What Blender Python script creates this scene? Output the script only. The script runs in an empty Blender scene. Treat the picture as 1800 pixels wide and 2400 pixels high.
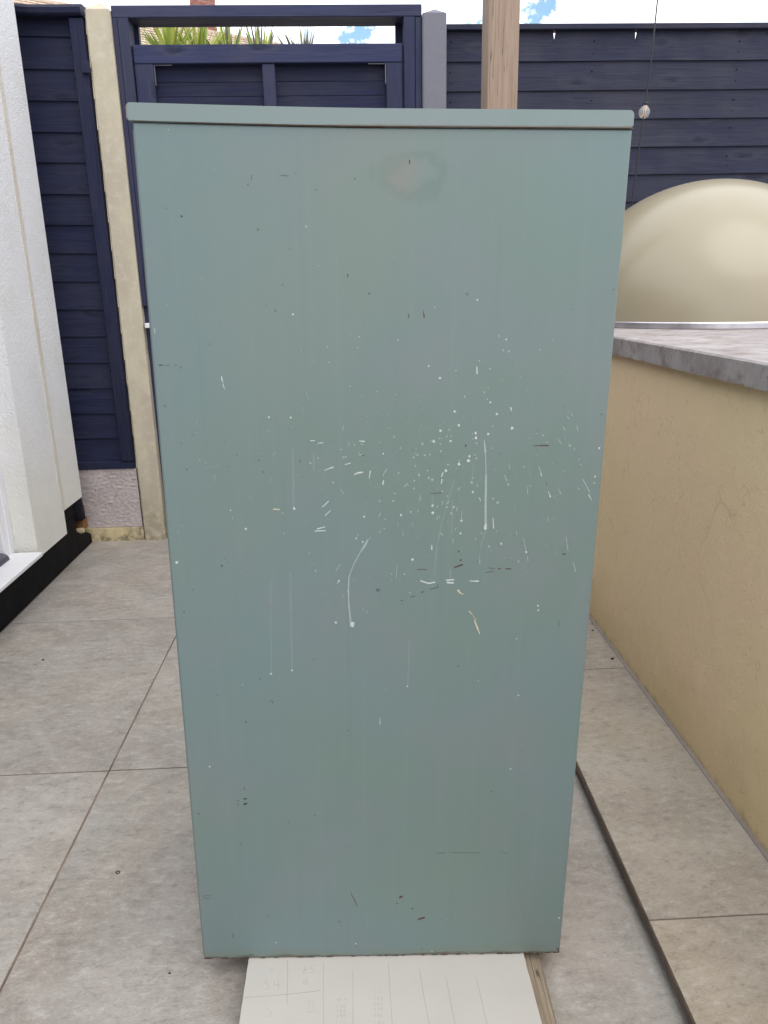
import bpy, bmesh, math, random
from mathutils import Vector, Matrix, Euler, noise
random.seed(7)
S = bpy.context.scene
COL = S.collection
R = math.radians

# ------------------------------------------------------------------ camera
cam_d = bpy.data.cameras.new('camera')
cam = bpy.data.objects.new('camera', cam_d)
COL.objects.link(cam)
cam.matrix_world = Matrix(((0.99910, 0.03102, -0.03949, 0),
                           (-0.04650, 0.28386, -0.95774, 0),
                           (-0.01836, 0.95838, 0.28508, 1.165),
                           (0, 0, 0, 1)))
# re-orthogonalise the rotation
q = cam.matrix_world.to_quaternion(); q.normalize()
cam.matrix_world = Matrix.Translation((0, 0, 1.165)) @ q.to_matrix().to_4x4()
cam_d.sensor_fit = 'VERTICAL'
cam_d.sensor_height = 24.0
cam_d.lens = 24.0 * 1755 / 2400
cam_d.clip_start = 0.02
cam_d.clip_end = 600
S.camera = cam

# ------------------------------------------------------------------ world
SUN_EL, SUN_AZ = 58, 160         # azimuth measured from +Y towards +X
W = bpy.data.worlds.new('World'); S.world = W; W.use_nodes = True
nt = W.node_tree; nt.nodes.clear()
def wn(t, **k):
    n = nt.nodes.new(t)
    for a, b in k.items(): setattr(n, a, b)
    return n
out = wn('ShaderNodeOutputWorld'); bg = wn('ShaderNodeBackground')
bg.inputs['Strength'].default_value = 0.135
sky = wn('ShaderNodeTexSky', sky_type='NISHITA', sun_disc=False, sun_elevation=R(SUN_EL), sun_rotation=R(SUN_AZ),
         air_density=1.0, dust_density=0.6, ozone_density=1.0)
tc = wn('ShaderNodeTexCoord')
mp = wn('ShaderNodeMapping'); mp.inputs['Scale'].default_value = (1, 1, 2.2)
nz = wn('ShaderNodeTexNoise'); nz.inputs['Scale'].default_value = 2.6; nz.inputs['Detail'].default_value = 9
nz.inputs['Roughness'].default_value = 0.58; nz.inputs['Distortion'].default_value = 0.3
nt.links.new(tc.outputs['Generated'], mp.inputs['Vector']); nt.links.new(mp.outputs[0], nz.inputs['Vector'])
val = nz.outputs['Fac']
def wm(op, a, b=None, c=None, clamp=False):
    n = wn('ShaderNodeMath', operation=op, use_clamp=clamp)
    for i, v in enumerate((a, b, c)):
        if v is None: continue
        if isinstance(v, (int, float)): n.inputs[i].default_value = v
        else: nt.links.new(v, n.inputs[i])
    return n.outputs[0]
# openings in the cloud deck: directions and angular radii
HOLES = [(0.2146, 0.9329, 0.2891, 0.035, 0.45), (0.2241, 0.9324, 0.2836, 0.025, 0.3), (0.1475, 0.945, 0.2919, 0.022, 0.45), (0.0087, 0.9623, 0.2719, 0.022, 0.4), (0.0198, 0.9624, 0.271, 0.02, 0.45), (-0.0257, 0.954, 0.2987, 0.03, 0.3), (0.3007, 0.9088, 0.2892, 0.02, 0.12)]
wv = wn('ShaderNodeTexNoise'); wv.inputs['Scale'].default_value = 16; wv.inputs['Detail'].default_value = 8; wv.inputs['Roughness'].default_value = .65
nt.links.new(tc.outputs['Generated'], wv.inputs['Vector'])
ws = wn('ShaderNodeVectorMath', operation='MULTIPLY_ADD'); ws.inputs[1].default_value = (.15, .15, .15); ws.inputs[2].default_value = (-.075, -.075, -.075)
nt.links.new(wv.outputs['Color'], ws.inputs[0])
wa = wn('ShaderNodeVectorMath', operation='ADD'); nt.links.new(tc.outputs['Generated'], wa.inputs[0]); nt.links.new(ws.outputs[0], wa.inputs[1])
for (dx, dy, dz, rad, amt) in HOLES:
    vd = wn('ShaderNodeVectorMath', operation='DISTANCE'); vd.inputs[1].default_value = (dx, dy, dz)
    nt.links.new(wa.outputs[0], vd.inputs[0])
    g = wm('SUBTRACT', 1.0, wm('DIVIDE', vd.outputs['Value'], rad), clamp=True)
    val = wm('SUBTRACT', val, wm('MULTIPLY', g, amt))
cr = wn('ShaderNodeMapRange'); cr.interpolation_type = 'SMOOTHSTEP'
cr.inputs['From Min'].default_value = 0.20; cr.inputs['From Max'].default_value = 0.50
nt.links.new(val, cr.inputs['Value'])
nz2 = wn('ShaderNodeTexNoise'); nz2.inputs['Scale'].default_value = 5; nz2.inputs['Detail'].default_value = 6
nt.links.new(mp.outputs[0], nz2.inputs['Vector'])
ccol = wn('ShaderNodeMixRGB'); ccol.inputs[1].default_value = (9.0, 9.6, 10.6, 1); ccol.inputs[2].default_value = (14.5, 14.5, 14.6, 1)
nt.links.new(nz2.outputs['Fac'], ccol.inputs[0])
sk = wn('ShaderNodeMixRGB', blend_type='MULTIPLY'); sk.inputs[0].default_value = 1; sk.inputs[2].default_value = (1.35, 1.45, 1.30, 1)
nt.links.new(sky.outputs[0], sk.inputs[1])
mx = wn('ShaderNodeMixRGB'); nt.links.new(cr.outputs[0], mx.inputs[0])
nt.links.new(sk.outputs[0], mx.inputs[1]); nt.links.new(ccol.outputs[0], mx.inputs[2])
nt.links.new(mx.outputs[0], bg.inputs['Color']); nt.links.new(bg.outputs[0], out.inputs['Surface'])

sd = bpy.data.lights.new('sun', 'SUN'); sd.energy = 1.35; sd.angle = R(50); sd.color = (1.0, 0.95, 0.88); sd.specular_factor = .05
sun = bpy.data.objects.new('sun', sd); COL.objects.link(sun)
az = R(SUN_AZ); el = R(SUN_EL)
sv = Vector((math.sin(az) * math.cos(el), math.cos(az) * math.cos(el), math.sin(el)))
sun.rotation_euler = sv.to_track_quat('Z', 'Y').to_euler(); sun.location = sv * 8
S.view_settings.view_transform = 'Standard'; S.view_settings.look = 'None'
S.view_settings.exposure = 0.28; S.view_settings.gamma = 1.0
S.view_settings.use_curve_mapping = False
S.render.engine = 'CYCLES'

# ------------------------------------------------------------------ materials
class NT:
    def __init__(s, name, rough=0.6, spec=0.5, metal=0.0):
        s.m = bpy.data.materials.new(name); s.m.use_nodes = True
        s.t = s.m.node_tree; s.b = s.t.nodes['Principled BSDF']
        s.b.inputs['Roughness'].default_value = rough
        s.b.inputs['Metallic'].default_value = metal
        s.b.inputs['Specular IOR Level'].default_value = spec
        s.tc = s.t.nodes.new('ShaderNodeTexCoord')
        oi = s.t.nodes.new('ShaderNodeObjectInfo')
        s.rnd = oi.outputs['Random']
        v = s.t.nodes.new('ShaderNodeVectorMath'); v.operation = 'SCALE'; v.inputs[0].default_value = (37.1, 21.7, 53.3)
        s.t.links.new(oi.outputs['Random'], v.inputs['Scale'])
        a = s.t.nodes.new('ShaderNodeVectorMath'); a.operation = 'ADD'
        s.t.links.new(s.tc.outputs['Object'], a.inputs[0]); s.t.links.new(v.outputs[0], a.inputs[1])
        s.co = a.outputs[0]; s.oc = s.tc.outputs['Object']; s.bump_in = None
    def link(s, a, b): s.t.links.new(a, b)
    def node(s, t, **k):
        n = s.t.nodes.new(t)
        for a, b in k.items(): setattr(n, a, b)
        return n
    def setv(s, sock, v):
        if isinstance(v, (int, float)): sock.default_value = v
        elif isinstance(v, (tuple, list)): sock.default_value = tuple(v) + ((1,) if len(v) == 3 and len(sock.default_value) == 4 else ())
        else: s.link(v, sock)
    def mapc(s, scale, co=None, rot=(0, 0, 0), loc=(0, 0, 0)):
        n = s.node('ShaderNodeMapping'); n.inputs['Scale'].default_value = scale
        n.inputs['Rotation'].default_value = rot; n.inputs['Location'].default_value = loc
        s.link(co or s.co, n.inputs['Vector']); return n.outputs[0]
    def noise(s, scale, detail=4, rough=0.5, co=None, dist=0.0):
        n = s.node('ShaderNodeTexNoise'); n.inputs['Scale'].default_value = scale
        n.inputs['Detail'].default_value = detail; n.inputs['Roughness'].default_value = rough
        n.inputs['Distortion'].default_value = dist
        s.link(co or s.co, n.inputs['Vector']); return n.outputs['Fac']
    def voro(s, scale, co=None, feature='F1', rand=1.0):
        n = s.node('ShaderNodeTexVoronoi', feature=feature); n.inputs['Scale'].default_value = scale
        n.inputs['Randomness'].default_value = rand
        s.link(co or s.co, n.inputs['Vector']); return n
    def ramp(s, v, a, b, lo=0.0, hi=1.0):
        n = s.node('ShaderNodeMapRange'); n.interpolation_type = 'SMOOTHSTEP'
        for k, x in zip(('From Min', 'From Max', 'To Min', 'To Max'), (a, b, lo, hi)): n.inputs[k].default_value = x
        s.link(v, n.inputs['Value']); return n.outputs[0]
    def math(s, op, a, b=0.0, clamp=False):
        n = s.node('ShaderNodeMath', operation=op, use_clamp=clamp)
        s.setv(n.inputs[0], a); s.setv(n.inputs[1], b); return n.outputs[0]
    def mix(s, f, a, b, mode='MIX'):
        n = s.node('ShaderNodeMixRGB', blend_type=mode)
        s.setv(n.inputs[0], f); s.setv(n.inputs[1], a); s.setv(n.inputs[2], b); return n.outputs[0]
    def color(s, c): s.setv(s.b.inputs['Base Color'], c)
    def bump(s, h, strength=0.3, dist=0.002):
        n = s.node('ShaderNodeBump'); n.inputs['Strength'].default_value = strength; n.inputs['Distance'].default_value = dist
        s.link(h, n.inputs['Height'])
        if s.bump_in is not None: s.link(s.bump_in, n.inputs['Normal'])
        s.bump_in = n.outputs[0]; s.link(n.outputs[0], s.b.inputs['Normal'])

def painted_wood(name, a, b, worn, axis='x', rough=0.6):
    s = NT(name, rough, 0.22)
    sc = (2.2, 40, 40) if axis == 'x' else (40, 40, 2.2)
    fine = (7, 260, 260) if axis == 'x' else (260, 260, 7)
    g = s.noise(1.0, 5, 0.6, s.mapc(sc), 0.6)
    gf = s.noise(1.0, 3, 0.6, s.mapc(fine))
    big = s.noise(3.5, 4, 0.55)
    c = s.mix(s.ramp(g, .3, .7), a, b)
    c = s.mix(s.ramp(big, .42, .68, 0, .75), c, worn); c = s.mix(s.ramp(s.noise(1.0, 4, .6, s.mapc((.8, 9, 9) if axis == 'x' else (9, 9, .8))), .35, .5, .4, 0), c, tuple(x * .6 for x in a))
    # knots
    ks = (3.0, 9, 9) if axis == 'x' else (9, 9, 3.0)
    v = s.voro(1.0, s.mapc(ks))
    kd = s.math('ADD', v.outputs['Distance'], s.math('MULTIPLY', s.noise(22, 4, .6), 0.22))
    k = s.ramp(kd, .17, .30, 1, 0)
    c = s.mix(s.math('MULTIPLY', k, .75), c, (a[0] * .35, a[1] * .35, a[2] * .35)); c = s.mix(s.math('MULTIPLY', s.math('MULTIPLY', s.ramp(kd, .24, .32), s.ramp(kd, .34, .42, 1, 0)), .5), c, worn)
    sp = s.voro(55)
    c = s.mix(s.ramp(sp.outputs['Distance'], .06, .12, .35, 0), c, (a[0] * .4, a[1] * .4, a[2] * .4))
    c = s.mix(s.math('MULTIPLY', s.rnd, .40), c, worn)
    s.color(c)
    c = s.mix(s.ramp(gf, .28, .46, .45, 0), c, tuple(x * .45 for x in a)); c2 = s.ramp(gf, .45, .72, 0, .55); s.color(s.mix(c2, c, worn)); s.bump(g, .6, .004); s.bump(gf, .5, .0015); s.bump(k, .6, .003)
    s.setv(s.b.inputs['Roughness'], s.ramp(g, .2, .8, rough - .12, rough + .12))
    return s.m

NAVY = painted_wood('navy_painted_wood', (0.0068, 0.01, 0.0352), (0.0132, 0.018, 0.0576), (0.0256, 0.0272, 0.0528))
NAVYV = painted_wood('navy_painted_upright', (0.0068, 0.01, 0.0352), (0.0132, 0.018, 0.0544), (0.024, 0.0256, 0.0496), 'z')
GATEB = painted_wood('lighter_navy_painted_rail', (.020, .026, .075), (.031, .038, .100), (.046, .048, .085))
GATEV = painted_wood('lighter_navy_painted_stile', (.017, .022, .064), (.027, .033, .086), (.040, .042, .075), 'z')
SLATE = painted_wood('dark_slate_painted_board', (0.00945, 0.01163, 0.033), (0.018, 0.02092, 0.05), (0.0342, 0.03441, 0.054))

def concrete(name, base, dark, light, moss=None, rough=.85, bumpy=.5, moss_z=(0, .25), fine=240, axisz=1):
    s = NT(name, rough, .3)
    n1 = s.noise(5, 6, .6, s.mapc((1.3, 1.3, .35 * axisz + .3)), .4); n2 = s.noise(26, 5, .65); n3 = s.noise(fine, 2, .6)
    c = s.mix(s.ramp(n1, .3, .7), dark, base); c = s.mix(s.ramp(n2, .45, .75, 0, .7), c, light)
    v = s.voro(60); c = s.mix(s.ramp(v.outputs['Distance'], .05, .13, .55, 0), c, (dark[0] * .35, dark[1] * .35, dark[2] * .35))
    if moss:
        sep = s.node('ShaderNodeSeparateXYZ'); s.link(s.oc, sep.inputs[0])
        m = s.ramp(s.math('ADD', sep.outputs['Z'], s.math('MULTIPLY', s.noise(9, 5, .6), -.35)), moss_z[0] - .2, moss_z[1] - .1, 1, 0)
        c = s.mix(s.math('MULTIPLY', m, s.ramp(n2, .35, .6)), c, moss)
    s.color(c); s.bump(n2, bumpy * .6, .004); s.bump(n3, bumpy, .0015)
    return s.m

POSTC = concrete('cream_painted_concrete', (0.5064, 0.4631, 0.3458), (0.4195, 0.3619, 0.2954), (0.5497, 0.5211, 0.4322), (0.2749, 0.2388, 0.1585), moss_z=(0, .25), bumpy=.35)
GREYP = concrete('grey_painted_concrete', (0.1781, 0.1781, 0.2138), (0.1675, 0.1675, 0.203), (0.1924, 0.1924, 0.2244), bumpy=.08)
FOOT = concrete('mossy_cream_concrete', (.60, .50, .30), (.40, .33, .20), (.70, .62, .44), (.14, .12, .09), moss_z=(.02, -.02))

def tile_mat(name, tint, rot):
    s = NT(name, .52, .45)
    st = s.mapc((4.5, 7.5, 5), rot=(0, 0, rot))
    n1 = s.noise(1.0, 8, .62, st, .9)
    n2 = s.noise(2.1, 4, .6, None, .5)
    n3 = s.noise(7.0, 6, .7, s.mapc((4, 6, 4), rot=(0, 0, rot)), .4)
    nf = s.noise(150, 5, .75, s.mapc((1, 1.5, 1), rot=(0, 0, rot)), .1)
    nm = s.noise(34, 6, .72, s.mapc((1, 1.7, 1), rot=(0, 0, rot)), .15)
    c = s.mix(s.ramp(n1, .32, .68), (.285 * tint[0], .262 * tint[1], .24 * tint[2]), (.40 * tint[0], .375 * tint[1], .355 * tint[2]))
    c = s.mix(s.ramp(n2, .40, .70, 0, .45), c, (.37 * tint[0], .39 * tint[1], .375 * tint[2]))
    c = s.mix(s.ramp(s.noise(2.6, 3, .5, s.mapc((1, 1, 1), loc=(7, 3, 1))),   .50, .72, 0, .32), c, (.42 * tint[0], .38 * tint[1], .29 * tint[2]))
    c = s.mix(s.ramp(n3, .52, .75, 0, .38), c, (.47 * tint[0], .455 * tint[1], .44 * tint[2]))
    c = s.mix(s.ramp(n3, .26, .42, .45, 0), c, (0.1615, 0.1472, 0.1377))
    c = s.mix(.10, c, s.mix(s.rnd, (.16, .15, .14), (.60, .575, .52)))
    sp = s.voro(95); c = s.mix(s.ramp(sp.outputs['Distance'], .08, .16, .5, 0), c, (0.1235, 0.114, 0.1092))
    c = s.mix(s.ramp(nf, .42, .72, 0, .35), c, (0.475, 0.456, 0.437)); c = s.mix(s.ramp(nf, .28, .42, .35, 0), c, (0.152, 0.1425, 0.133))
    c = s.mix(s.ramp(nm, .50, .70, 0, .50), c, (0.494, 0.475, 0.456)); c = s.mix(s.ramp(nm, .33, .47, .50, 0), c, (0.1805, 0.1615, 0.1568))
    s.color(c); s.bump(nm, .6, .0022); s.bump(n3, .4, .003); s.bump(nf, .6, .0012)
    s.setv(s.b.inputs['Roughness'], s.ramp(n1, .3, .7, .42, .62))
    return s.m
TILE = tile_mat('stone_effect_porcelain', (.915, .87, .83), .12)
TILEW = tile_mat('warm_stone_effect_porcelain', (.985, .895, .785), -.35)

def simple(name, c, rough=.5, spec=.5, metal=0, var=.12, scale=20, bump=0, bs=120, coat=0):
    s = NT(name, rough, spec, metal)
    n = s.noise(scale, 4, .6)
    s.color(s.mix(s.ramp(n, .3, .7), tuple(x * (1 - var) for x in c), tuple(min(1, x * (1 + var)) for x in c)))
    if bump: s.bump(s.noise(bs, 3, .6), bump, .002)
    if coat: s.b.inputs['Coat Weight'].default_value = coat
    return s.m
GROUT = simple('brown_grout', (.19, .145, .115), .9, .2, var=.35, scale=9, bump=.4)
SEAL = simple('grey_sealant', (.27, .235, .225), .6, .3, var=.08, scale=6)
GROUND = simple('bare_ground', (.20, .18, .14), .95, .2, var=.3, scale=2)
UPVC = simple('white_upvc', (.74, .74, .77), .28, .5, var=.02)
BLACKP = simple('black_bitumen_paint', (.004, .0045, .007), .6, .12, var=.5, scale=14, bump=.5, bs=40)
BLACKPL = simple('black_plastic_pipe', (.006, .007, .012), .5, .25, var=.2)
DARKV = simple('dark_void', (.010, .009, .008), .9, .1)
TRIM = simple('dark_brown_edge_trim', (.085, .058, .042), .5, .4, var=.35, scale=30, bump=.2)
STEEL = simple('brushed_steel', (.56, .54, .57), .28, .5, 1.0, var=.15, scale=14, bump=.05)
GALV = simple('galvanised_bracket', (.20, .20, .24), .5, .5, 1.0)
BROWNW = simple('raw_brown_timber', (.22, .11, .05), .8, .3, var=.3, scale=40, bump=.3)
CABLE = simple('black_cable', (.012, .012, .016), .5)
FILA = simple('amber_filament', (.75, .38, .08), .4)
BRASS = simple('lamp_collar', (.35, .33, .32), .3, .5, 1.0)
REDB = simple('weathered_red_brick', (.29, .125, .10), .9, .2, var=.3, scale=30, bump=.4)
MORT = simple('mortar', (.56, .50, .46), .95, .2)
RTILE = NT('old_clay_tile', .9, .2)
_v = RTILE.voro(6.2, RTILE.mapc((1, 1, 1.8)))
RTILE.color(RTILE.mix(RTILE.ramp(RTILE.noise(2.5, 4), .3, .7, 0, .6), RTILE.mix(_v.outputs['Color'], (.42, .31, .24), (.54, .43, .35)), (.48, .40, .31)))
RTILE = RTILE.m
HWALL = simple('neighbour_render', (.55, .5, .42), .9, .2)

def render_wall(name, base, tint, rough=.85, scale=330, strength=.7, stain=None):
    s = NT(name, rough, .25)
    n = s.noise(scale, 3, .65); b = s.noise(2.2, 4, .5)
    c = s.mix(s.ramp(b, .3, .7), base, tint)
    c = s.mix(s.ramp(n, .30, .45, .25, 0), c, (base[0] * .5, base[1] * .5, base[2] * .5))
    sp = s.voro(38); c = s.mix(s.ramp(sp.outputs['Distance'], .035, .06, .8, 0), c, (.08, .07, .06))
    if stain:
        sep = s.node('ShaderNodeSeparateXYZ'); s.link(s.oc, sep.inputs[0])
        m = s.ramp(s.math('ADD', sep.outputs['Z'], s.math('MULTIPLY', s.noise(6, 5, .6), -.5)), stain[1] - .25, stain[2] - .25, 1, 0)
        c = s.mix(s.math('MULTIPLY', m, .55), c, stain[0])
    c = s.mix(s.ramp(s.noise(4.5, 5, .65), .48, .7, 0, .30), c, tuple(x * .86 for x in base[:2]) + (base[2] * .74,))
    m2 = s.noise(130, 3, .6); s.color(c); s.bump(m2, strength, .0055); s.bump(n, strength, .003); s.bump(s.noise(40, 3), strength * .5, .005)
    return s.m
HOUSE = render_wall('white_textured_render', (.80, .80, .83), (.83, .825, .84), scale=300, strength=.9, stain=((.79, .765, .65), .1, .7))
BEAD = render_wall('yellowed_render', (.66, .60, .52), (.72, .69, .63), scale=200, strength=1.0)
PEBBLE = concrete('rough_cast_gravel_board', (.48, .42, .42), (.37, .32, .33), (.56, .49, .42), bumpy=1.0, fine=150, axisz=2)

def cream_wall():
    s = NT('cream_smooth_render', .8, .3)
    b = s.noise(1.6, 4, .5); d = s.noise(9, 5, .6)
    c = s.mix(s.ramp(b, .3, .7), (0.8254, 0.6265, 0.4177), (0.791, 0.6372, 0.3931))
    c = s.mix(s.ramp(d, .5, .8, 0, .35), c, (0.8597, 0.6963, 0.4816))
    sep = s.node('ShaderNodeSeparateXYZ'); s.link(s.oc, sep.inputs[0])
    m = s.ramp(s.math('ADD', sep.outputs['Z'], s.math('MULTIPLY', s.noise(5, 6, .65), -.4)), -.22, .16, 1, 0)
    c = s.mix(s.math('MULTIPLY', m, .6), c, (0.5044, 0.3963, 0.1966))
    sp = s.voro(46, s.mapc((1, 2.0, .8))); keep = s.ramp(s.noise(11, 2), .5, .6)
    c = s.mix(s.math('MULTIPLY', s.ramp(sp.outputs['Distance'], .05, .11, .8, 0), keep), c, (0.1147, 0.08569, 0.04914))
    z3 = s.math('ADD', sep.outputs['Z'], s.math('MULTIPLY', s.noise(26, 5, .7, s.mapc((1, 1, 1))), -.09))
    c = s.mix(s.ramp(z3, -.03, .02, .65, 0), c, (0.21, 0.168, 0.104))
    hl = s.noise(1, 3, .6, s.mapc((1, 5, 3)), 1.0); c = s.mix(s.math('MULTIPLY', s.math('MULTIPLY', s.ramp(hl, .497, .5), s.ramp(hl, .501, .505, 1, 0)), .25), c, (0.315, 0.252, 0.1664))
    c = s.mix(s.ramp(s.noise(60, 4, .7), .55, .8, 0, .35), c, (0.588, 0.483, 0.3432))
    s.color(c); s.bump(s.noise(180, 3, .6), .55, .002); s.bump(s.noise(48, 4, .6), .45, .003); s.bump(d, .4, .006)
    return s.m
CREAMW = cream_wall()

def coping_mat():
    s = NT('cast_concrete_coping', .75, .35)
    vstr = s.noise(1, 5, .6, s.mapc((60, 60, 5)))
    b = s.noise(5, 5, .6); f = s.noise(160, 3, .6)
    c = s.mix(s.ramp(b, .3, .7), (0.2803, 0.2491, 0.2453), (0.3893, 0.3582, 0.3582))
    c = s.mix(s.ramp(vstr, .4, .75, 0, .4), c, (0.4361, 0.4049, 0.4049))
    c = s.mix(s.ramp(s.noise(9, 5, .7), .45, .66, 0, .55), c, (.24, .205, .19)); c = s.mix(s.ramp(s.noise(14, 4, .7), .34, .5, .7, 0), c, (0.1869, 0.1479, 0.1324))
    v = s.voro(50); c = s.mix(s.ramp(v.outputs['Distance'], .07, .14, .7, 0), c, (0.07787, 0.06229, 0.06229))
    s.color(c); s.bump(b, .4, .004); s.bump(f, .35, .001); s.bump(vstr, .3, .001)
    return s.m
COPING = coping_mat()

def dome_mat():
    s = NT('cream_gelcoat', .26, .5)
    b = s.noise(2.2, 3, .5)
    s.color(s.mix(s.ramp(b, .3, .7), (0.2865, 0.2485, 0.1718), (0.3152, 0.2786, 0.2004)))
    s.bump(s.noise(3.0, 2, .4), .10, .02)
    return s.m
DOMEM = dome_mat()

def cabinet_mat():
    s = NT('sage_green_enamel', .42, .45)
    b = s.noise(2.1, 3, .5); d = s.noise(4.5, 4, .6); e_ = s.noise(3.3, 2, .5, s.mapc((1, 1, .8), loc=(4, 9, 2)))
    c = s.mix(s.ramp(b, .35, .65), (0.1396, 0.1962, 0.1825), (0.1375, 0.1984, 0.2048))
    c = s.mix(s.ramp(d, .42, .66, 0, .5), c, (0.1636, 0.1895, 0.2048))
    c = s.mix(s.ramp(e_, .52, .72, 0, .45), c, (0.1636, 0.2028, 0.1804))
    st_ = s.noise(1, 5, .65, s.mapc((90, 9, 1.6), s.oc)); c = s.mix(s.ramp(st_, .52, .75, 0, .20), c, (0.1854, 0.237, 0.2281)); c = s.mix(s.ramp(st_, .25, .45, .22, 0), c, (0.1036, 0.1488, 0.1424))
    # circular rub mark near the top
    sep = s.node('ShaderNodeSeparateXYZ'); s.link(s.oc, sep.inputs[0])
    wob = s.math('MULTIPLY', s.math('SUBTRACT', s.noise(26, 6, .7, s.oc), .5), 2.2)
    ex = s.math('DIVIDE', s.math('SUBTRACT', sep.outputs['X'], .036), .034)
    ez = s.math('DIVIDE', s.math('SUBTRACT', sep.outputs['Z'], 1.252), .024)
    rr = s.math('ADD', s.math('SQRT', s.math('ADD', s.math('MULTIPLY', ex, ex), s.math('MULTIPLY', ez, ez))), wob)
    ring = s.math('MULTIPLY', s.ramp(rr, .55, 1.0), s.ramp(rr, 1.05, 1.5, 1, 0))
    c = s.mix(s.math('MULTIPLY', ring, .30), c, (.088, .142, .132))
    rr2 = s.math('ADD', s.math('SQRT', s.math('ADD', s.math('POWER', s.math('DIVIDE', s.math('SUBTRACT', sep.outputs['X'], .022), .021), 2.0),
                 s.math('POWER', s.math('DIVIDE', s.math('SUBTRACT', sep.outputs['Z'], 1.252), .024), 2.0))), wob)
    c = s.mix(s.ramp(rr2, .1, 1.6, .34, 0), c, (.225, .19, .165))
    # worn dirty foot
    z = s.math('ADD', sep.outputs['Z'], s.math('MULTIPLY', s.noise(45, 4, .7, s.mapc((.35, 1, 1.4), s.oc)), -.020))
    c = s.mix(s.ramp(z, -.0075, -.0035, 1, 0), c, (.075, .050, .038))
    z2 = s.math('ADD', sep.outputs['Z'], s.math('MULTIPLY', s.noise(20, 4, .7, s.mapc((.4, 1, 1), s.oc)), -.07))
    c = s.mix(s.ramp(z2, -.028, -.008, .40, 0), c, (.15, .17, .135))
    # brown edges
    ax = s.math('ABSOLUTE', sep.outputs['X'])
    edge = s.math('MULTIPLY', s.ramp(s.math('ADD', ax, s.math('MULTIPLY', s.noise(30, 3, .6, s.oc), .003)), .3095, .3115, 0, .6), s.ramp(sep.outputs['Y'], .003, .006, 1, 0))
    c = s.mix(edge, c, (.20, .165, .15))
    # faint rubs and smudges
    sm = s.noise(1, 4, .7, s.mapc((26, 9, 9), s.oc)); c = s.mix(s.ramp(sm, .66, .8, 0, .35), c, (.10, .14, .14))
    sm2 = s.noise(1, 5, .7, s.mapc((60, 9, 3), s.oc)); c = s.mix(s.ramp(sm2, .6, .8, 0, .22), c, (.18, .225, .22))
    s.color(c); s.bump(s.noise(260, 2, .6), .06, .0008); s.bump(s.noise(3, 2), .12, .01)
    s.setv(s.b.inputs['Roughness'], s.ramp(d, .3, .7, .36, .5))
    return s.m
CAB = cabinet_mat()
def lid_mat():
    s = NT('sage_green_enamel_lid', .36, .5)
    d = s.noise(7, 4, .55)
    c = s.mix(s.ramp(d, .3, .7), (0.1645, 0.2217, 0.2172), (0.181, 0.2251, 0.2296))
    sep = s.node('ShaderNodeSeparateXYZ'); s.link(s.oc, sep.inputs[0])
    e = s.math('ADD', sep.outputs['X'], s.math('MULTIPLY', s.noise(40, 4, .7, s.oc), .008))
    c = s.mix(s.ramp(e, -.3125, -.3085, .75, 0), c, (0.1645, 0.1178, 0.103))
    e2 = s.math('ADD', sep.outputs['Z'], s.math('MULTIPLY', s.noise(30, 4, .7, s.oc), -.004))
    c = s.mix(s.ramp(e2, 1.3048, 1.3070, .8, 0), c, (0.1316, 0.09352, 0.0736))
    s.color(c); return s.m
LID = lid_mat()
s = NT('rusty_seam', .8, .3)
s.color(s.mix(s.ramp(s.noise(14, 5, .7, s.mapc((1, 1, 1), s.oc)), .35, .65), (.13, .15, .135), (.11, .075, .058)))
SEAM = s.m
def flat(name, c, rough=.5):
    return simple(name, c, rough, .4, var=.08, scale=200)
SPL = {'w': flat('white_paint_splash', (.46, .50, .49)), 'm': flat('thin_white_paint', (.29, .34, .33)),
       'f': flat('faint_white_paint', (.205, .26, .25)), 'v': flat('ghost_white_run', (.185, .235, .228)),
       'c': flat('cream_paint_scuff', (.50, .44, .33)), 'b': flat('rust_chip', (.085, .045, .035), .8),
       'd': flat('bare_metal_chip', (.035, .04, .042), .7), 'k': flat('dull_knock', (.085, .120, .116), .7), 'r': flat('red_fleck', (.16, .03, .05))}

def weathered(name, a, b, axis='y', rough=.8):
    s = NT(name, rough, .3)
    sc = {'y': (70, 4, 70), 'z': (55, 55, 2.6)}[axis]; fi = {'y': (300, 12, 300), 'z': (320, 320, 9)}[axis]
    g = s.noise(1, 6, .65, s.mapc(sc), .8); f = s.noise(1, 3, .6, s.mapc(fi))
    c = s.mix(s.ramp(g, .3, .7), a, b); c = s.mix(s.ramp(f, .3, .45, .45, 0), c, tuple(x * .45 for x in a))
    ks = {'y': (8, 2.4, 8), 'z': (7, 7, 2.0)}[axis]
    v = s.voro(1.0, s.mapc(ks)); kd = s.math('ADD', v.outputs['Distance'], s.math('MULTIPLY', s.noise(20, 3), .12))
    k = s.math('MULTIPLY', s.ramp(kd, .06, .11), s.ramp(kd, .13, .20, 1, 0)); k2 = s.ramp(kd, .05, .2, 1, 0)
    c = s.mix(s.math('MULTIPLY', k2, .5), c, tuple(x * .55 for x in a)); c = s.mix(s.math('MULTIPLY', k, .7), c, tuple(x * .25 for x in a))
    # long drying cracks
    w = s.noise(1, 2, .5, s.mapc({'y': (30, .8, 30), 'z': (26, 26, .7)}[axis]), 1.2)
    cr_ = s.math('MULTIPLY', s.ramp(w, .495, .5), s.ramp(w, .503, .508, 1, 0))
    c = s.mix(s.math('MULTIPLY', cr_, .8), c, (.06, .045, .035))
    s.color(c); s.bump(g, .5, .003); s.bump(f, .4, .0012)
    return s.m
PINE = weathered('pale_weathered_pine', (0.2509, 0.1778, 0.1329), (0.3206, 0.2404, 0.188), 'z')
BATT = weathered('grey_weathered_batten', (.21, .165, .115), (.33, .275, .21), 'y')
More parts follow.
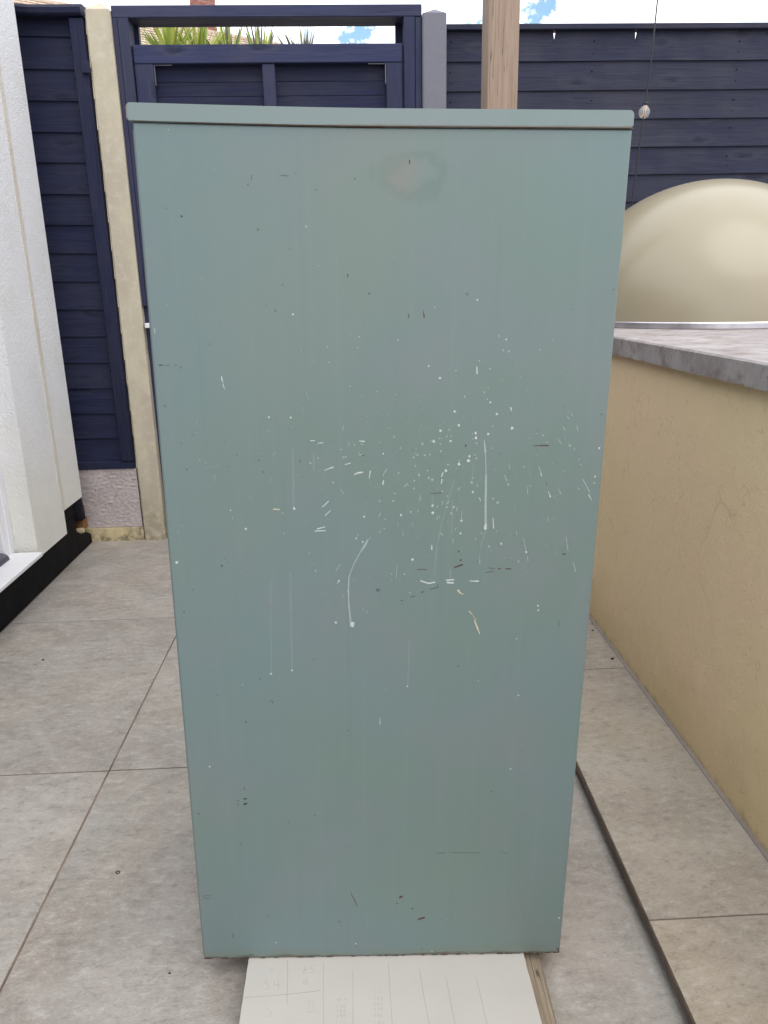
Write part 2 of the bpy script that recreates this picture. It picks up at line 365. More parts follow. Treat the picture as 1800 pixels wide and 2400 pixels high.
BOARD = simple('white_melamine', (0.4888, 0.47, 0.4418), .35, .5, var=.03, scale=5)
PENCIL = simple('pencil_grey', (.27, .265, .265), .7, .3)
PENCILF = simple('faint_pencil', (.40, .39, .385), .7, .3)
SMEAR = simple('grey_green_smear', (.55, .54, .48), .5, .3, var=.05)
def leafm(name, a, b):
    s = NT(name, .45, .4)
    s.color(s.mix(s.rnd, a, b)); 
    s.b.inputs['Transmission Weight'].default_value = 0
    s.b.inputs['Subsurface Weight'].default_value = .0
    return s.m
LEAF = leafm('green_blade', (.13, .23, .035), (.50, .52, .11)); DEAD = leafm('dry_grey_blade', (.20, .19, .15), (.12, .13, .10))
TRUNK = simple('fibrous_trunk', (.16, .12, .08), .95, .2, var=.3, bump=.6)
s = NT('clear_glass', .03, .5); s.b.inputs['Transmission Weight'].default_value = .80; s.b.inputs['IOR'].default_value = 1.12
s.color((.96, .97, .97)); GLASS = s.m
s = NT('dark_door_glass', .05, .6); s.color((.02, .02, .024)); s.b.inputs['Coat Weight'].default_value = .4; DGLASS = s.m

# ------------------------------------------------------------------ object helpers
def empty(name, loc, label, cat, group=None, rot=None):
    o = bpy.data.objects.new(name, None); COL.objects.link(o); o.location = loc
    o.empty_display_size = .1
    if rot: o.rotation_euler = rot
    o['label'] = label; o['category'] = cat
    if group: o['group'] = group
    return o
def wloc(p):
    v = Vector((0, 0, 0))
    while p is not None: v = v + p.location; p = p.parent
    return v
def obj(name, bm, mat, parent=None, local=False, smooth=False, label=None, cat=None, group=None, kind=None, centre=True):
    bmesh.ops.recalc_face_normals(bm, faces=bm.faces)
    if local or not centre: c = Vector((0, 0, 0))
    else:
        xs = [v.co for v in bm.verts]
        c = Vector(((min(p.x for p in xs) + max(p.x for p in xs)) / 2, (min(p.y for p in xs) + max(p.y for p in xs)) / 2, min(p.z for p in xs)))
    for v in bm.verts: v.co -= c
    me = bpy.data.meshes.new(name); bm.to_mesh(me); bm.free()
    for m in (mat if isinstance(mat, (list, tuple)) else [mat]): me.materials.append(m)
    if smooth:
        for p in me.polygons: p.use_smooth = True
    o = bpy.data.objects.new(name, me); COL.objects.link(o)
    if parent is not None:
        o.parent = parent; o.location = (0, 0, 0) if local else c - wloc(parent)
    else: o.location = c
    if label: o['label'] = label
    if cat: o['category'] = cat
    if group: o['group'] = group
    if kind: o['kind'] = kind
    return o
def nb(): return bmesh.new()
def add_box(bm, x0, x1, y0, y1, z0, z1, bev=0.0, seg=1, mat=None):
    b = bmesh.new()
    vs = [b.verts.new((x, y, z)) for x in (x0, x1) for y in (y0, y1) for z in (z0, z1)]
    for f in ((0, 1, 3, 2), (4, 6, 7, 5), (0, 4, 5, 1), (2, 3, 7, 6), (0, 2, 6, 4), (1, 5, 7, 3)): b.faces.new([vs[i] for i in f])
    bmesh.ops.recalc_face_normals(b, faces=b.faces)
    if bev: bmesh.ops.bevel(b, geom=b.edges[:] , offset=bev, segments=seg, affect='EDGES', profile=.5)
    n0 = len(bm.verts)
    vm = {}
    for v in b.verts: vm[v] = bm.verts.new(v.co)
    for f in b.faces:
        nf = bm.faces.new([vm[v] for v in f.verts])
        if mat is not None: nf.material_index = mat
    b.free(); return bm
def bx(*a, **k): return add_box(nb(), *a, **k)
def prism(bm, pts, axis, a0, a1, mat=None):
    """extrude a polygon; axis 'x','y','z' gives the extrusion direction"""
    def mk(p, a): return {'x': (a, p[0], p[1]), 'y': (p[0], a, p[1]), 'z': (p[0], p[1], a)}[axis]
    lo = [bm.verts.new(mk(p, a0)) for p in pts]; hi = [bm.verts.new(mk(p, a1)) for p in pts]
    n = len(pts); fs = [bm.faces.new(lo[::-1]), bm.faces.new(hi)]
    for i in range(n): fs.append(bm.faces.new((lo[i], lo[(i + 1) % n], hi[(i + 1) % n], hi[i])))
    if mat is not None:
        for f in fs: f.material_index = mat
    return bm
def tube(bm, pts, r, n=8):
    pts = [Vector(p) for p in pts]; rings = []
    for i, p in enumerate(pts):
        d = (pts[min(i + 1, len(pts) - 1)] - pts[max(i - 1, 0)]).normalized()
        a = d.orthogonal().normalized() if not rings else (pa - d * pa.dot(d)).normalized()
        pa = a; b = d.cross(a); rr = r[i] if isinstance(r, (list, tuple)) else r
        rings.append([bm.verts.new(p + (a * math.cos(t) + b * math.sin(t)) * rr) for t in [2 * math.pi * k / n for k in range(n)]])
    for q0, q1 in zip(rings, rings[1:]):
        for k in range(n): bm.faces.new((q0[k], q0[(k + 1) % n], q1[(k + 1) % n], q1[k]))
    bm.faces.new(rings[0][::-1]); bm.faces.new(rings[-1]); return bm
def lathe(bm, prof, c, n=48, mat=None, cap=True):
    rings = []
    for r, z in prof:
        if r < 1e-6: rings.append([bm.verts.new((c[0], c[1], c[2] + z))])
        else: rings.append([bm.verts.new((c[0] + r * math.cos(t), c[1] + r * math.sin(t), c[2] + z)) for t in [2 * math.pi * k / n for k in range(n)]])
    for a, b in zip(rings, rings[1:]):
        for k in range(n):
            if len(a) == 1 and len(b) == 1: continue
            if len(a) == 1: f = bm.faces.new((a[0], b[k], b[(k + 1) % n]))
            elif len(b) == 1: f = bm.faces.new((a[k], a[(k + 1) % n], b[0]))
            else: f = bm.faces.new((a[k], a[(k + 1) % n], b[(k + 1) % n], b[k]))
            if mat is not None: f.material_index = mat
    return bm

# ------------------------------------------------------------------ setting: ground and patio
obj('ground', bx(-60, 60, -60, 60, -.30, -.045), GROUND, kind='structure', centre=False)
patio = obj('patio', bx(-3.0, .60, -4.0, 3.585, -.044, -.0025), GROUT, kind='structure')
def tile(x0, x1, y0, y1, z, mat, parent):
    b = nb(); g = .0025; t = .0006
    pts = [(x0 + g, y0 + g), (x1 - g, y0 + g), (x1 - g, y1 - g), (x0 + g, y1 - g)]
    lo = [b.verts.new((p[0], p[1], z - .010)) for p in pts]; mi = [b.verts.new((p[0], p[1], z - t)) for p in pts]
    q = .0008; pin = [(x0 + g + q, y0 + g + q), (x1 - g - q, y0 + g + q), (x1 - g - q, y1 - g - q), (x0 + g + q, y1 - g - q)]
    hi = [b.verts.new((p[0], p[1], z)) for p in pin]
    b.faces.new(lo[::-1]); b.faces.new(hi)
    for i in range(4):
        j = (i + 1) % 4; b.faces.new((lo[i], lo[j], mi[j], mi[i])); b.faces.new((mi[i], mi[j], hi[j], hi[i]))
    return obj('paving_tile', b, mat, parent)
cols = [(-1.293, -.646), (-.646, -.021), (-.021, .535)]
rows = [3.578, 2.613, 1.677, .739, -.199, -1.137, -2.075, -3.013]
for i, (y1, y0) in enumerate(zip(rows, rows[1:])):
    for j, (x0, x1) in enumerate(cols):
        tile(x0, x1, y0, y1, random.uniform(-.0003, .0003), TILE, patio)

# raised paving strip at the foot of the cream wall
def edge_x(y): return .4955 + .0198 * y
plat = obj('raised_paving', prism(nb(), [(edge_x(-3.0) + .045, -3.0), (.83, -3.0), (.83, 3.56), (edge_x(3.56) + .045, 3.56)], 'z', -.002, .030), DARKV, kind='structure')  # near-black bed: shade of the gap under the edge is put into its colour
def strip_tile(y0, y1):
    b = nb(); g = .0018
    pts = [(edge_x(y0 + g) + .003, y0 + g), (.818, y0 + g), (.818, y1 - g), (edge_x(y1 - g) + .003, y1 - g)]
    prism(b, pts, 'z', .0305, .0400)
    return obj('paving_tile', b, TILEW, plat)
rr = [3.555, 2.967, 2.027, 1.087, .147, -.793, -1.733, -2.673]
for y1, y0 in zip(rr, rr[1:]): strip_tile(y0, y1)
b = nb(); prism(b, [(edge_x(-3) - .0005, -3), (edge_x(-3) + .0025, -3), (edge_x(3.55) + .0025, 3.55), (edge_x(3.55) - .0005, 3.55)], 'z', .021, .0392)
obj('edge_trim', b, TRIM, plat)
b = nb(); n = 60; pts = []
for i in range(n + 1):
    y = -2.9 + 6.4 * i / n; pts.append((.8165, y))
back = [(.8262, -2.9 + 6.4 * i / n) for i in range(n + 1)][::-1]
fr = [(.8165 - .002 - .002 * noise.noise(Vector((y * 3, 0, 0))), y) for (_, y) in pts]
prism(b, fr + back, 'z', .0402, .0425)
obj('sealant_joint', b, SEAL, plat)

# ------------------------------------------------------------------ house
house = empty('house', (-1.6, 2.0, 0), 'white rendered house wall with black plinth and white door frame at the left edge', 'house')
b = nb()
prism(b, [(2.846, .173), (3.156, .173), (3.156, .276), (3.386, .276), (3.386, 2.5), (2.846, 2.5)], 'x', -1.75, -1.25)
obj('wall', b, HOUSE, house)
obj('wall', bx(-1.75, -1.2502, .70, 2.8458, 2.15, 2.5), HOUSE, house)
obj('wall', bx(-1.75, -1.25, -3.5, .6998, .173, 2.5), HOUSE, house)
# corner bead: slightly crooked raised line
b = nb(); n = 60; l = []; r_ = []
for i in range(n + 1):
    z = .28 + 2.2 * i / n; w = .017 + .006 * noise.noise(Vector((z * 9, 3, 0))); o_ = .002 * noise.noise(Vector((z * 4, 9, 0)))
    l.append((3.152 + o_ - w, z)); r_.append((3.152 + o_ + w, z))
prism(b, l + r_[::-1], 'x', -1.2502, -1.2485)
obj('bead', b, BEAD, house)
obj('plinth', bx(-1.72, -1.295, -3.5, 3.384, -.002, .1885, bev=.003), BLACKP, house)
obj('plinth', bx(-1.72, -1.2955, 2.90, 3.384, .189, .29), BLACKP, house)
b = nb(); prism(b, [(3.385, -.002), (3.576, -.002), (3.576, .030), (3.52, .062), (3.44, .085), (3.385, .095)], 'x', -1.70, -1.2952)
obj('plinth_end', b, BLACKP, house)
fr_ = obj('door_frame', bx(-1.42, -1.335, 2.757, 2.8455, .20, 2.149, bev=.004, seg=2), UPVC, house)
obj('frame_bead', bx(-1.3352, -1.3305, 2.80, 2.806, .205, 2.145), UPVC, fr_)
obj('door_frame', bx(-1.42, -1.335, .7005, .79, .20, 2.149, bev=.004), UPVC, house)
obj('door_frame', bx(-1.418, -1.337, .7905, 2.7565, 2.07, 2.148, bev=.004), UPVC, house)
obj('door_glass', bx(-1.40, -1.385, .7905, 2.7565, .245, 2.0695), DGLASS, house)
b = nb(); prism(b, [(-1.345 + .03 * math.cos(t), .206 + .026 * math.sin(t)) for t in [math.pi * k / 10 for k in range(11)]], 'y', .80, 2.745)
obj('threshold', b, GALV, house, smooth=False)
b = nb(); add_box(b, -1.42, -1.222, .72, 2.822, .190, .2055, bev=.003, seg=2)
obj('door_sill', b, UPVC, house)
obj('sill_upstand', bx(-1.42, -1.36, .7905, 2.757, .206, .2445), DGLASS, house)
dp = tube(nb(), [(-1.318, 3.45, 2.45), (-1.318, 3.45, .30), (-1.316, 3.45, .22), (-1.314, 3.45, .150)], [.034, .034, .040, .042], 16)
obj('downpipe', dp, BLACKPL, None, smooth=True, label='black plastic downpipe foot tucked behind the house corner', cat='pipe')
obj('timber_offcut', bx(-1.335, -1.292, 3.47, 3.53, .088, .140, bev=.003), BROWNW, None, label='small brown timber offcut wedged under the black downpipe', cat='wood block')
b = nb(); bmesh.ops.create_icosphere(b, subdivisions=2, radius=.022)
for v in b.verts:
    v.co *= 1 + .5 * noise.noise(v.co * 60); v.co.z *= .6; v.co += Vector((-1.300, 3.44, .096))
obj('rubble_lump', b, FOOT, None, label='pale lump of rubble lying on the black plinth end', cat='rubble')

# ------------------------------------------------------------------ fences, gate, posts
def lap_board(x0, x1, z0, z1, F, mat, parent, slope=0.0, notch=None, name='board', amp=.0009):
    b = nb(); n = 14; ph = random.random() * 99
    bot = []; top = []
    xs = [x0 + (x1 - x0) * i / n for i in range(n + 1)]
    if notch:
        for (cx_, w, h_) in notch: xs += [cx_ - w, cx_, cx_ + w]
        xs = sorted(xs)
    nset = [q_[0] for q_ in (notch or [])]
    midr = []
    for x in xs:
        dz = slope * (x - (x0 + x1) / 2)
        zb = z0 + dz + amp * noise.noise(Vector((x * 5 + ph, 0, 0)))
        zt = z1 + .012 + dz
        yf = .0015 * noise.noise(Vector((x * 2 + ph, 5, 0)))
        if notch:
            for (cx_, w, h_) in notch:
                if abs(x - cx_) < 1e-6: zt -= h_
        bot.append((b.verts.new((x, F - .0060 + yf, zb)), b.verts.new((x, F + .002 + yf, zb))))
        top.append((b.verts.new((x, F + .003 + yf, zt)), b.verts.new((x, F + .009 + yf, zt))))
    if notch:
        zm = z1 - .045; t_ = (zm - z0) / (z1 + .012 - z0)
        for i, x in enumerate(xs): midr.append(b.verts.new((x, bot[i][0].co.y * (1 - t_) + (F + .003) * t_, zm)))
    for i in range(len(xs) - 1):
        if notch:
            b.faces.new((bot[i][0], bot[i + 1][0], midr[i + 1], midr[i])); b.faces.new((midr[i], midr[i + 1], top[i + 1][0], top[i][0]))
        else: b.faces.new((bot[i][0], bot[i + 1][0], top[i + 1][0], top[i][0]))
        b.faces.new((bot[i][1], top[i][1], top[i + 1][1], bot[i + 1][1]))
        b.faces.new((bot[i][0], bot[i][1], bot[i + 1][1], bot[i + 1][0]))
        b.faces.new((top[i][0], top[i + 1][0], top[i + 1][1], top[i][1]))
    e0 = [bot[0][0]] + ([midr[0]] if notch else []) + [top[0][0], top[0][1], bot[0][1]]
    e1 = [bot[-1][0]] + ([midr[-1]] if notch else []) + [top[-1][0], top[-1][1], bot[-1][1]]
    b.faces.new(e0); b.faces.new(e1[::-1])
    return obj(name, b, mat, parent)

Fy = 3.60
lf = empty('fence_panel', (-1.6, Fy, .36), 'narrow navy fence panel between the house corner and the cream concrete post', 'fence panel')
zl = [2.262, 2.203, 2.082, 1.964, 1.843, 1.724, 1.597, 1.472, 1.352, 1.232, 1.110, .990, .871, .752, .633, .514, .396]
for a, c in zip(zl, zl[1:]): lap_board(-2.1, -1.05, c, a, Fy, NAVY, lf, slope=-.022)
cap_pts = [(Fy - .065, 2.262), (Fy - .068, 2.280), (Fy - .058, 2.293), (Fy - .03, 2.300), (Fy + .04, 2.300), (Fy + .04, 2.255), (Fy - .055, 2.255)]
b = nb(); n = 10; prev = None
for i in range(n + 1):
    x = -2.1 + 1.055 * i / n; lift = .055 * max(0, (-1.21 - x) / .9) + .002 * math.sin(i * 2.1)
    ring = [b.verts.new((x, p[0], p[1] + lift)) for p in cap_pts]
    if prev:
        for k in range(len(ring)): b.faces.new((prev[k], prev[(k + 1) % 7], ring[(k + 1) % 7], ring[k]))
    else: b.faces.new(ring)
    prev = ring
b.faces.new(prev[::-1]); obj('capping', b, NAVY, lf)
obj('batten', bx(-1.103, -1.047, Fy - .045, Fy - .0095, .400, 2.250, bev=.002), NAVYV, lf)
obj('bottom_rail', bx(-2.1, -1.047, Fy - .038, Fy - .0095, .362, .398, bev=.002), NAVY, lf)
obj('timber_block', bx(-1.068, -1.035, Fy - .062, Fy - .0455, 2.045, 2.090, bev=.002), NAVYV, lf)

# rough cast gravel board: displaced sheet
b = nb(); nx, nz_ = 150, 60; g = []
for j in range(nz_ + 1):
    r0 = []
    for i in range(nx + 1):
        x = -2.0 + .955 * i / nx; z = .068 + .292 * j / nz_
        h_ = 0
        if 0 < i < nx and 0 < j < nz_:
            p = Vector((x * 95, z * 95, 0)); h_ = .0055 * noise.noise(p) + .0035 * noise.noise(p * 2.3)
        r0.append(b.verts.new((x, Fy - .030 - h_, z)))
    g.append(r0)
for j in range(nz_):
    for i in range(nx): b.faces.new((g[j][i], g[j][i + 1], g[j + 1][i + 1], g[j + 1][i]))
gb = empty('gravel_board', (-1.5, Fy, .068), 'rough cast grey pink concrete board under the narrow navy fence panel', 'concrete board')
obj('cast_face', b, PEBBLE, gb, smooth=True)
obj('backing', bx(-2.0, -1.045, Fy - .0295, Fy + .02, .0685, .3595), PEBBLE, gb)
b = nb(); n = 40; fp = []
for i in range(n + 1):
    x = -1.70 + .66 * i / n; fp.append((x, Fy - .040 - .006 * noise.noise(Vector((x * 22, 0, 2)))))
prism(b, fp + [(-1.04, Fy + .03), (-1.70, Fy + .03)], 'z', -.002, .0655)
obj('concrete_footing', b, FOOT, None, label='low crumbling yellowed concrete footing strip along the floor under the rough cast board', cat='footing')

def cpost(x0, x1, y0, y1, z1, peak, mat, label, rough=False):
    b = nb(); n = 40; prev = None; zs = [z1 * i / n for i in range(n + 1)]
    for z in zs:
        e0 = e1 = 0
        if rough:
            e1 = .0016 * noise.noise(Vector((z * 24, 1, 0))) - (.006 if .86 < z < .97 else 0) * abs(noise.noise(Vector((z * 60, 4, 0)))) * 1.6
            e0 = .0010 * noise.noise(Vector((z * 20, 8, 0)))
        c = .006
        ring = [b.verts.new(p) for p in ((x0 + c + e0, y0, z), (x1 - c + e1, y0, z), (x1 + e1, y0 + c, z), (x1 + e1, y1, z), (x0 + e0, y1, z), (x0 + e0, y0 + c, z))]
        if prev:
            for k in range(6): b.faces.new((prev[k], prev[(k + 1) % 6], ring[(k + 1) % 6], ring[k]))
        else: b.faces.new(ring[::-1])
        prev = ring
    ap = b.verts.new(((x0 + x1) / 2 + .004, (y0 + y1) / 2, z1 + peak))
    for k in range(6): b.faces.new((prev[k], prev[(k + 1) % 6], ap))
    return obj('concrete_post', b, mat, None, label=label, cat='post')
cpost(-1.036, -.935, 3.555, 3.655, 2.280, .040, POSTC, 'weathered cream concrete fence post between narrow fence panel and gate', True)
cpost(.3465, .4475, 3.555, 3.655, 2.262, .028, GREYP, 'smooth grey painted concrete post at the right of the gate')

gt = empty('garden_gate', (-.3, 3.62, 0), 'navy timber gate in a deep frame with an open slot above it, behind the cabinet', 'gate')
gf = obj('frame_head', bx(-.934, .3450, 3.575, 3.700, 2.255, 2.300, bev=.003), GATEB, gt)
obj('frame_post', bx(-.934, -.868, 3.602, 3.700, 0.0, 2.2545, bev=.002), GATEV, gt)
obj('frame_trim', bx(-.934, -.913, 3.575, 3.6015, 1.112, 2.2545, bev=.0015), GATEV, gt)
obj('frame_trim', bx(-.9115, -.868, 3.572, 3.6015, 1.112, 2.2545, bev=.0015), GATEV, gt)
obj('door_stop', bx(-.8675, -.852, 3.67, 3.700, 0, 2.2545), NAVYV, gt)
obj('frame_post', bx(.269, .316, 3.575, 3.700, 0, 2.2545, bev=.002), GATEV, gt)
obj('frame_trim', bx(.3175, .345, 3.578, 3.700, 0, 2.2545, bev=.002), GATEV, gt)
obj('door_stop', bx(.2400, .2685, 3.67, 3.700, 0, 2.2545), NAVYV, gt)
leaf = obj('gate_rail', bx(-.864, .263, 3.585, 3.628, 2.089, 2.160, bev=.003), GATEB, gt)
obj('gate_stile', bx(-.864, -.786, 3.587, 3.628, .05, 2.0885, bev=.002), GATEV, gt)
obj('gate_stile', bx(.194, .263, 3.587, 3.628, .05, 2.0885, bev=.002), GATEV, gt)
obj('gate_stile', bx(-.332, -.279, 3.592, 3.628, .12, 2.0885, bev=.002), GATEV, gt)
obj('gate_rail', bx(-.7855, .1935, 3.600, 3.628, .05, .118, bev=.002), GATEB, gt)
z = 2.10
for zz in [2.028, 1.973, 1.86, 1.747, 1.634, 1.521, 1.408, 1.295, 1.182, 1.069, .956, .843, .73, .617, .504, .391, .278, .165, .06]:
    b = bx(-.80, .21, 3.6285, 3.642, zz + .0001, z - .0001, bev=.0018)
    obj('board', b, NAVY, gt); z = zz
for (cx_, sgn) in ((-.785, 1), (.1925, -1)):
    b = nb(); add_box(b, min(cx_, cx_ + sgn * .075), max(cx_, cx_ + sgn * .075), 3.596, 3.612, 2.085, 2.088)
    add_box(b, min(cx_, cx_ + sgn * .003), max(cx_, cx_ + sgn * .003), 3.596, 3.612, 2.010, 2.0848)
    obj('bracket', b, GALV, gt)
obj('latch_keep', bx(-.925, -.878, 3.548, 3.600, 1.016, 1.037, bev=.002), UPVC, gt)

rf = empty('fence_panel', (1.8, Fy, .3), 'wide dark navy horizontal board fence behind the cream dome', 'fence panel')
zr = [2.204]
while zr[-1] > .4: zr.append(zr[-1] - .1135 - random.uniform(-.0015, .0015))
for i, (a, c) in enumerate(zip(zr, zr[1:])):
    nt_ = [(.915, .007, .046), (1.265, .009, .058)] if i == 0 else None
    lap_board(.4485, 3.3, c, a, Fy, SLATE, rf, notch=nt_, amp=.0014)
obj('capping', bx(.4485, 3.3, Fy - .022, Fy + .03, 2.2055, 2.228, bev=.003), SLATE, rf)
obj('bottom_board', bx(.4485, 3.3, Fy - .01, Fy + .02, .0, zr[-1] - .001), SLATE, rf)

def nails(parent, xs_, zs_, F):
    b = nb()
    for x in xs_:
        for z in zs_:
            for dz in (.03, .075):
                X, Z = x + random.uniform(-.004, .004), z + dz + random.uniform(-.004, .004); r = .0028
                top = [b.verts.new((X + r * math.cos(a), F - .0045, Z + r * math.sin(a))) for a in [math.pi * k / 3 for k in range(6)]]
                bot = [b.verts.new((X + r * math.cos(a), F + .002, Z + r * math.sin(a))) for a in [math.pi * k / 3 for k in range(6)]]
                b.faces.new(top)
                for k in range(6): b.faces.new((top[k], top[(k + 1) % 6], bot[(k + 1) % 6], bot[k]))
    obj('nail_heads', b, DARKV, parent, kind='stuff')
nails(rf, (.47, 1.085, 1.72, 2.35), zr[1:], Fy)
nails(lf, (-1.115,), zl[1:-1], Fy)

# pergola post
b = nb(); add_box(b, .490, .594, 2.800, 2.925, .0405, 3.1, bev=.004, seg=2)
obj('timber_post', b, PINE, None, label='tall pale unpainted timber post with a knot, in front of the fence', cat='post')

# festoon cable and bulb
fl = empty('festoon_light', (1.245, 3.3, 1.46), 'single clear filament bulb on a thin black cable hanging before the dark fence', 'string light')
pts = []
for i in range(25):
    t = i / 24; z_ = 1.40 + 2.2 * t; x_ = 1.186 + .046 * (z_ - 1.40) / .82 + .005 * math.sin(t * 9) + (.006 if z_ > 1.86 else 0)
    pts.append((x_, 3.3, z_))
obj('cable', tube(nb(), pts, .0028, 6), CABLE, fl, smooth=True)
bc = (1.2140, 3.292, 1.828)
T_ = Matrix.Translation(bc) @ Matrix.Rotation(R(10), 4, 'Y')
def tilt(b):
    for v in b.verts: v.co = T_ @ v.co
    return b
b = lathe(nb(), [(0, -.0225), (.008, -.0210), (.0155, -.0160), (.0205, -.008), (.0220, .001), (.0205, .009), (.0155, .0165), (.0105, .0215), (.0085, .0250)], (0, 0, 0), 24)
obj('bulb', tilt(b), GLASS, fl, smooth=True)
b = lathe(nb(), [(0, .036), (.0085, .036), (.0095, .033), (.0095, .0255), (0, .0245)], (0, 0, 0), 16)
obj('lamp_holder', tilt(b), CABLE, fl, smooth=True)
b = nb()
for k in range(4):
    a = k * math.pi / 2 + .3; tube(b, [(.003 * math.cos(a), .003 * math.sin(a), .022), (.005 * math.cos(a), .005 * math.sin(a), .008), (.004 * math.cos(a + .5), .004 * math.sin(a + .5), -.014)], .0011, 5)
obj('filament', tilt(b), FILA, fl)

# ------------------------------------------------------------------ cream wall, coping and dome
gw = empty('garden_wall', (1.6, 1.5, 0), 'cream rendered garden wall with a thick concrete coping along the right side', 'wall')
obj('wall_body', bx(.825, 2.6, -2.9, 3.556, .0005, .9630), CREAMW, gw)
b = nb(); n = 420; front = []
for i in range(n + 1):
    y = -2.95 + 6.5 * i / n; front.append(y)
prev = None
for y in front:
    e = .0022 * noise.noise(Vector((y * 11, 0, 0))) + .001 * noise.noise(Vector((y * 60, 0, 0))); f_ = .0016 * noise.noise(Vector((y * 17, 5, 0))) + (.004 if noise.noise(Vector((y * 31, 8, 0))) > .30 else 0)
    ring = [b.verts.new(p) for p in ((.800 + e, y, .9632 + f_), (.799 + e, y, 1.0115), (.8035 + e, y, 1.016), (2.62, y, 1.016), (2.62, y, .9632))]
    if prev:
        for k in range(5): b.faces.new((prev[k], prev[(k + 1) % 5], ring[(k + 1) % 5], ring[k]))
    else: b.faces.new(ring)
    prev = ring
b.faces.new(prev[::-1]); obj('coping', b, COPING, gw)

dc = (1.413, 3.036); dm = empty('dome_cover', (dc[0], dc[1], 1.017), 'large glossy cream dome with a steel base ring standing on the concrete coping', 'dome')
prof = [(.546 * math.cos(t), .0225 + .502 * math.sin(t)) for t in [math.pi / 2 * k / 40 for k in range(41)]]; prof[-1] = (0, prof[-1][1])
obj('shell', lathe(nb(), prof, (dc[0], dc[1], 1.017), 128), DOMEM, dm, smooth=True)
prof = [(.535, .0), (.551, .0), (.5525, .002), (.5525, .019), (.550, .0225), (.535, .0225), (.535, 0)]
ro = obj('base_ring', lathe(nb(), prof, (dc[0], dc[1], 1.0168), 128), STEEL, dm)

# ------------------------------------------------------------------ filing cabinet (side on), board and batten
CR = (R(.218), R(1.169), R(-1.379))
cb = empty('filing_cabinet', (.02544, 1.02979, .05206), 'tall sage green steel cabinet seen side on, splashed with white paint', 'cabinet', rot=CR)
H = 1.3057
def bend(x): return .0046 * (max(0, -x) / .316) ** 1.5
def xslice(bm, xs_):
    for x in xs_: bmesh.ops.bisect_plane(bm, geom=bm.verts[:] + bm.edges[:] + bm.faces[:], plane_co=(x, 0, 0), plane_no=(1, 0, 0))
def bend_top(bm):
    xslice(bm, [-.29, -.26, -.22, -.18, -.14, -.10, -.05, 0])
    for v in bm.verts:
        if v.co.z > H - .02: v.co.z += bend(v.co.x)
b = nb(); add_box(b, -.3100, .3100, 0, .462, 0, H - .0005, bev=.0025, seg=2); bend_top(b)
obj('body', b, CAB, cb, local=True)
b = nb(); add_box(b, -.3105, .3100, -.0012, .462, H - .0002, H + .0010); bend_top(b)
obj('rust_seam', b, SEAM, cb, local=True)
# lid with rounded corners, overhanging the drawer end
def rrect(x0, x1, z0, z1, r, n=5, rb=None):
    rb = r if rb is None else rb; P = []
    for (cx_, cz_, a0, q_) in ((x1 - rb, z0 + rb, -90, rb), (x1 - r, z1 - r, 0, r), (x0 + r, z1 - r, 90, r), (x0 + rb, z0 + rb, 180, rb)):
        for k in range(n + 1):
            a = R(a0 + 90 * k / n); P.append((cx_ + q_ * math.cos(a), cz_ + q_ * math.sin(a)))
    return P
b = nb(); Lp = rrect(-.3158, .3096, H + .0009, H + .0206, .0045, 5, .0022)
prism(b, Lp, 'y', -.0030, .466)
es = [e for e in b.edges if abs(e.verts[0].co.y + .003) < 1e-6 and abs(e.verts[1].co.y + .003) < 1e-6]
bmesh.ops.bevel(b, geom=es, offset=.0014, segments=2, affect='EDGES'); bend_top(b)
obj('lid', b, LID, cb, local=True)
b = nb(); add_box(b, -.3122, -.3101, .006, .456, .004, H - .004, bev=.0008)
obj('drawer_end', b, CAB, cb, local=True)

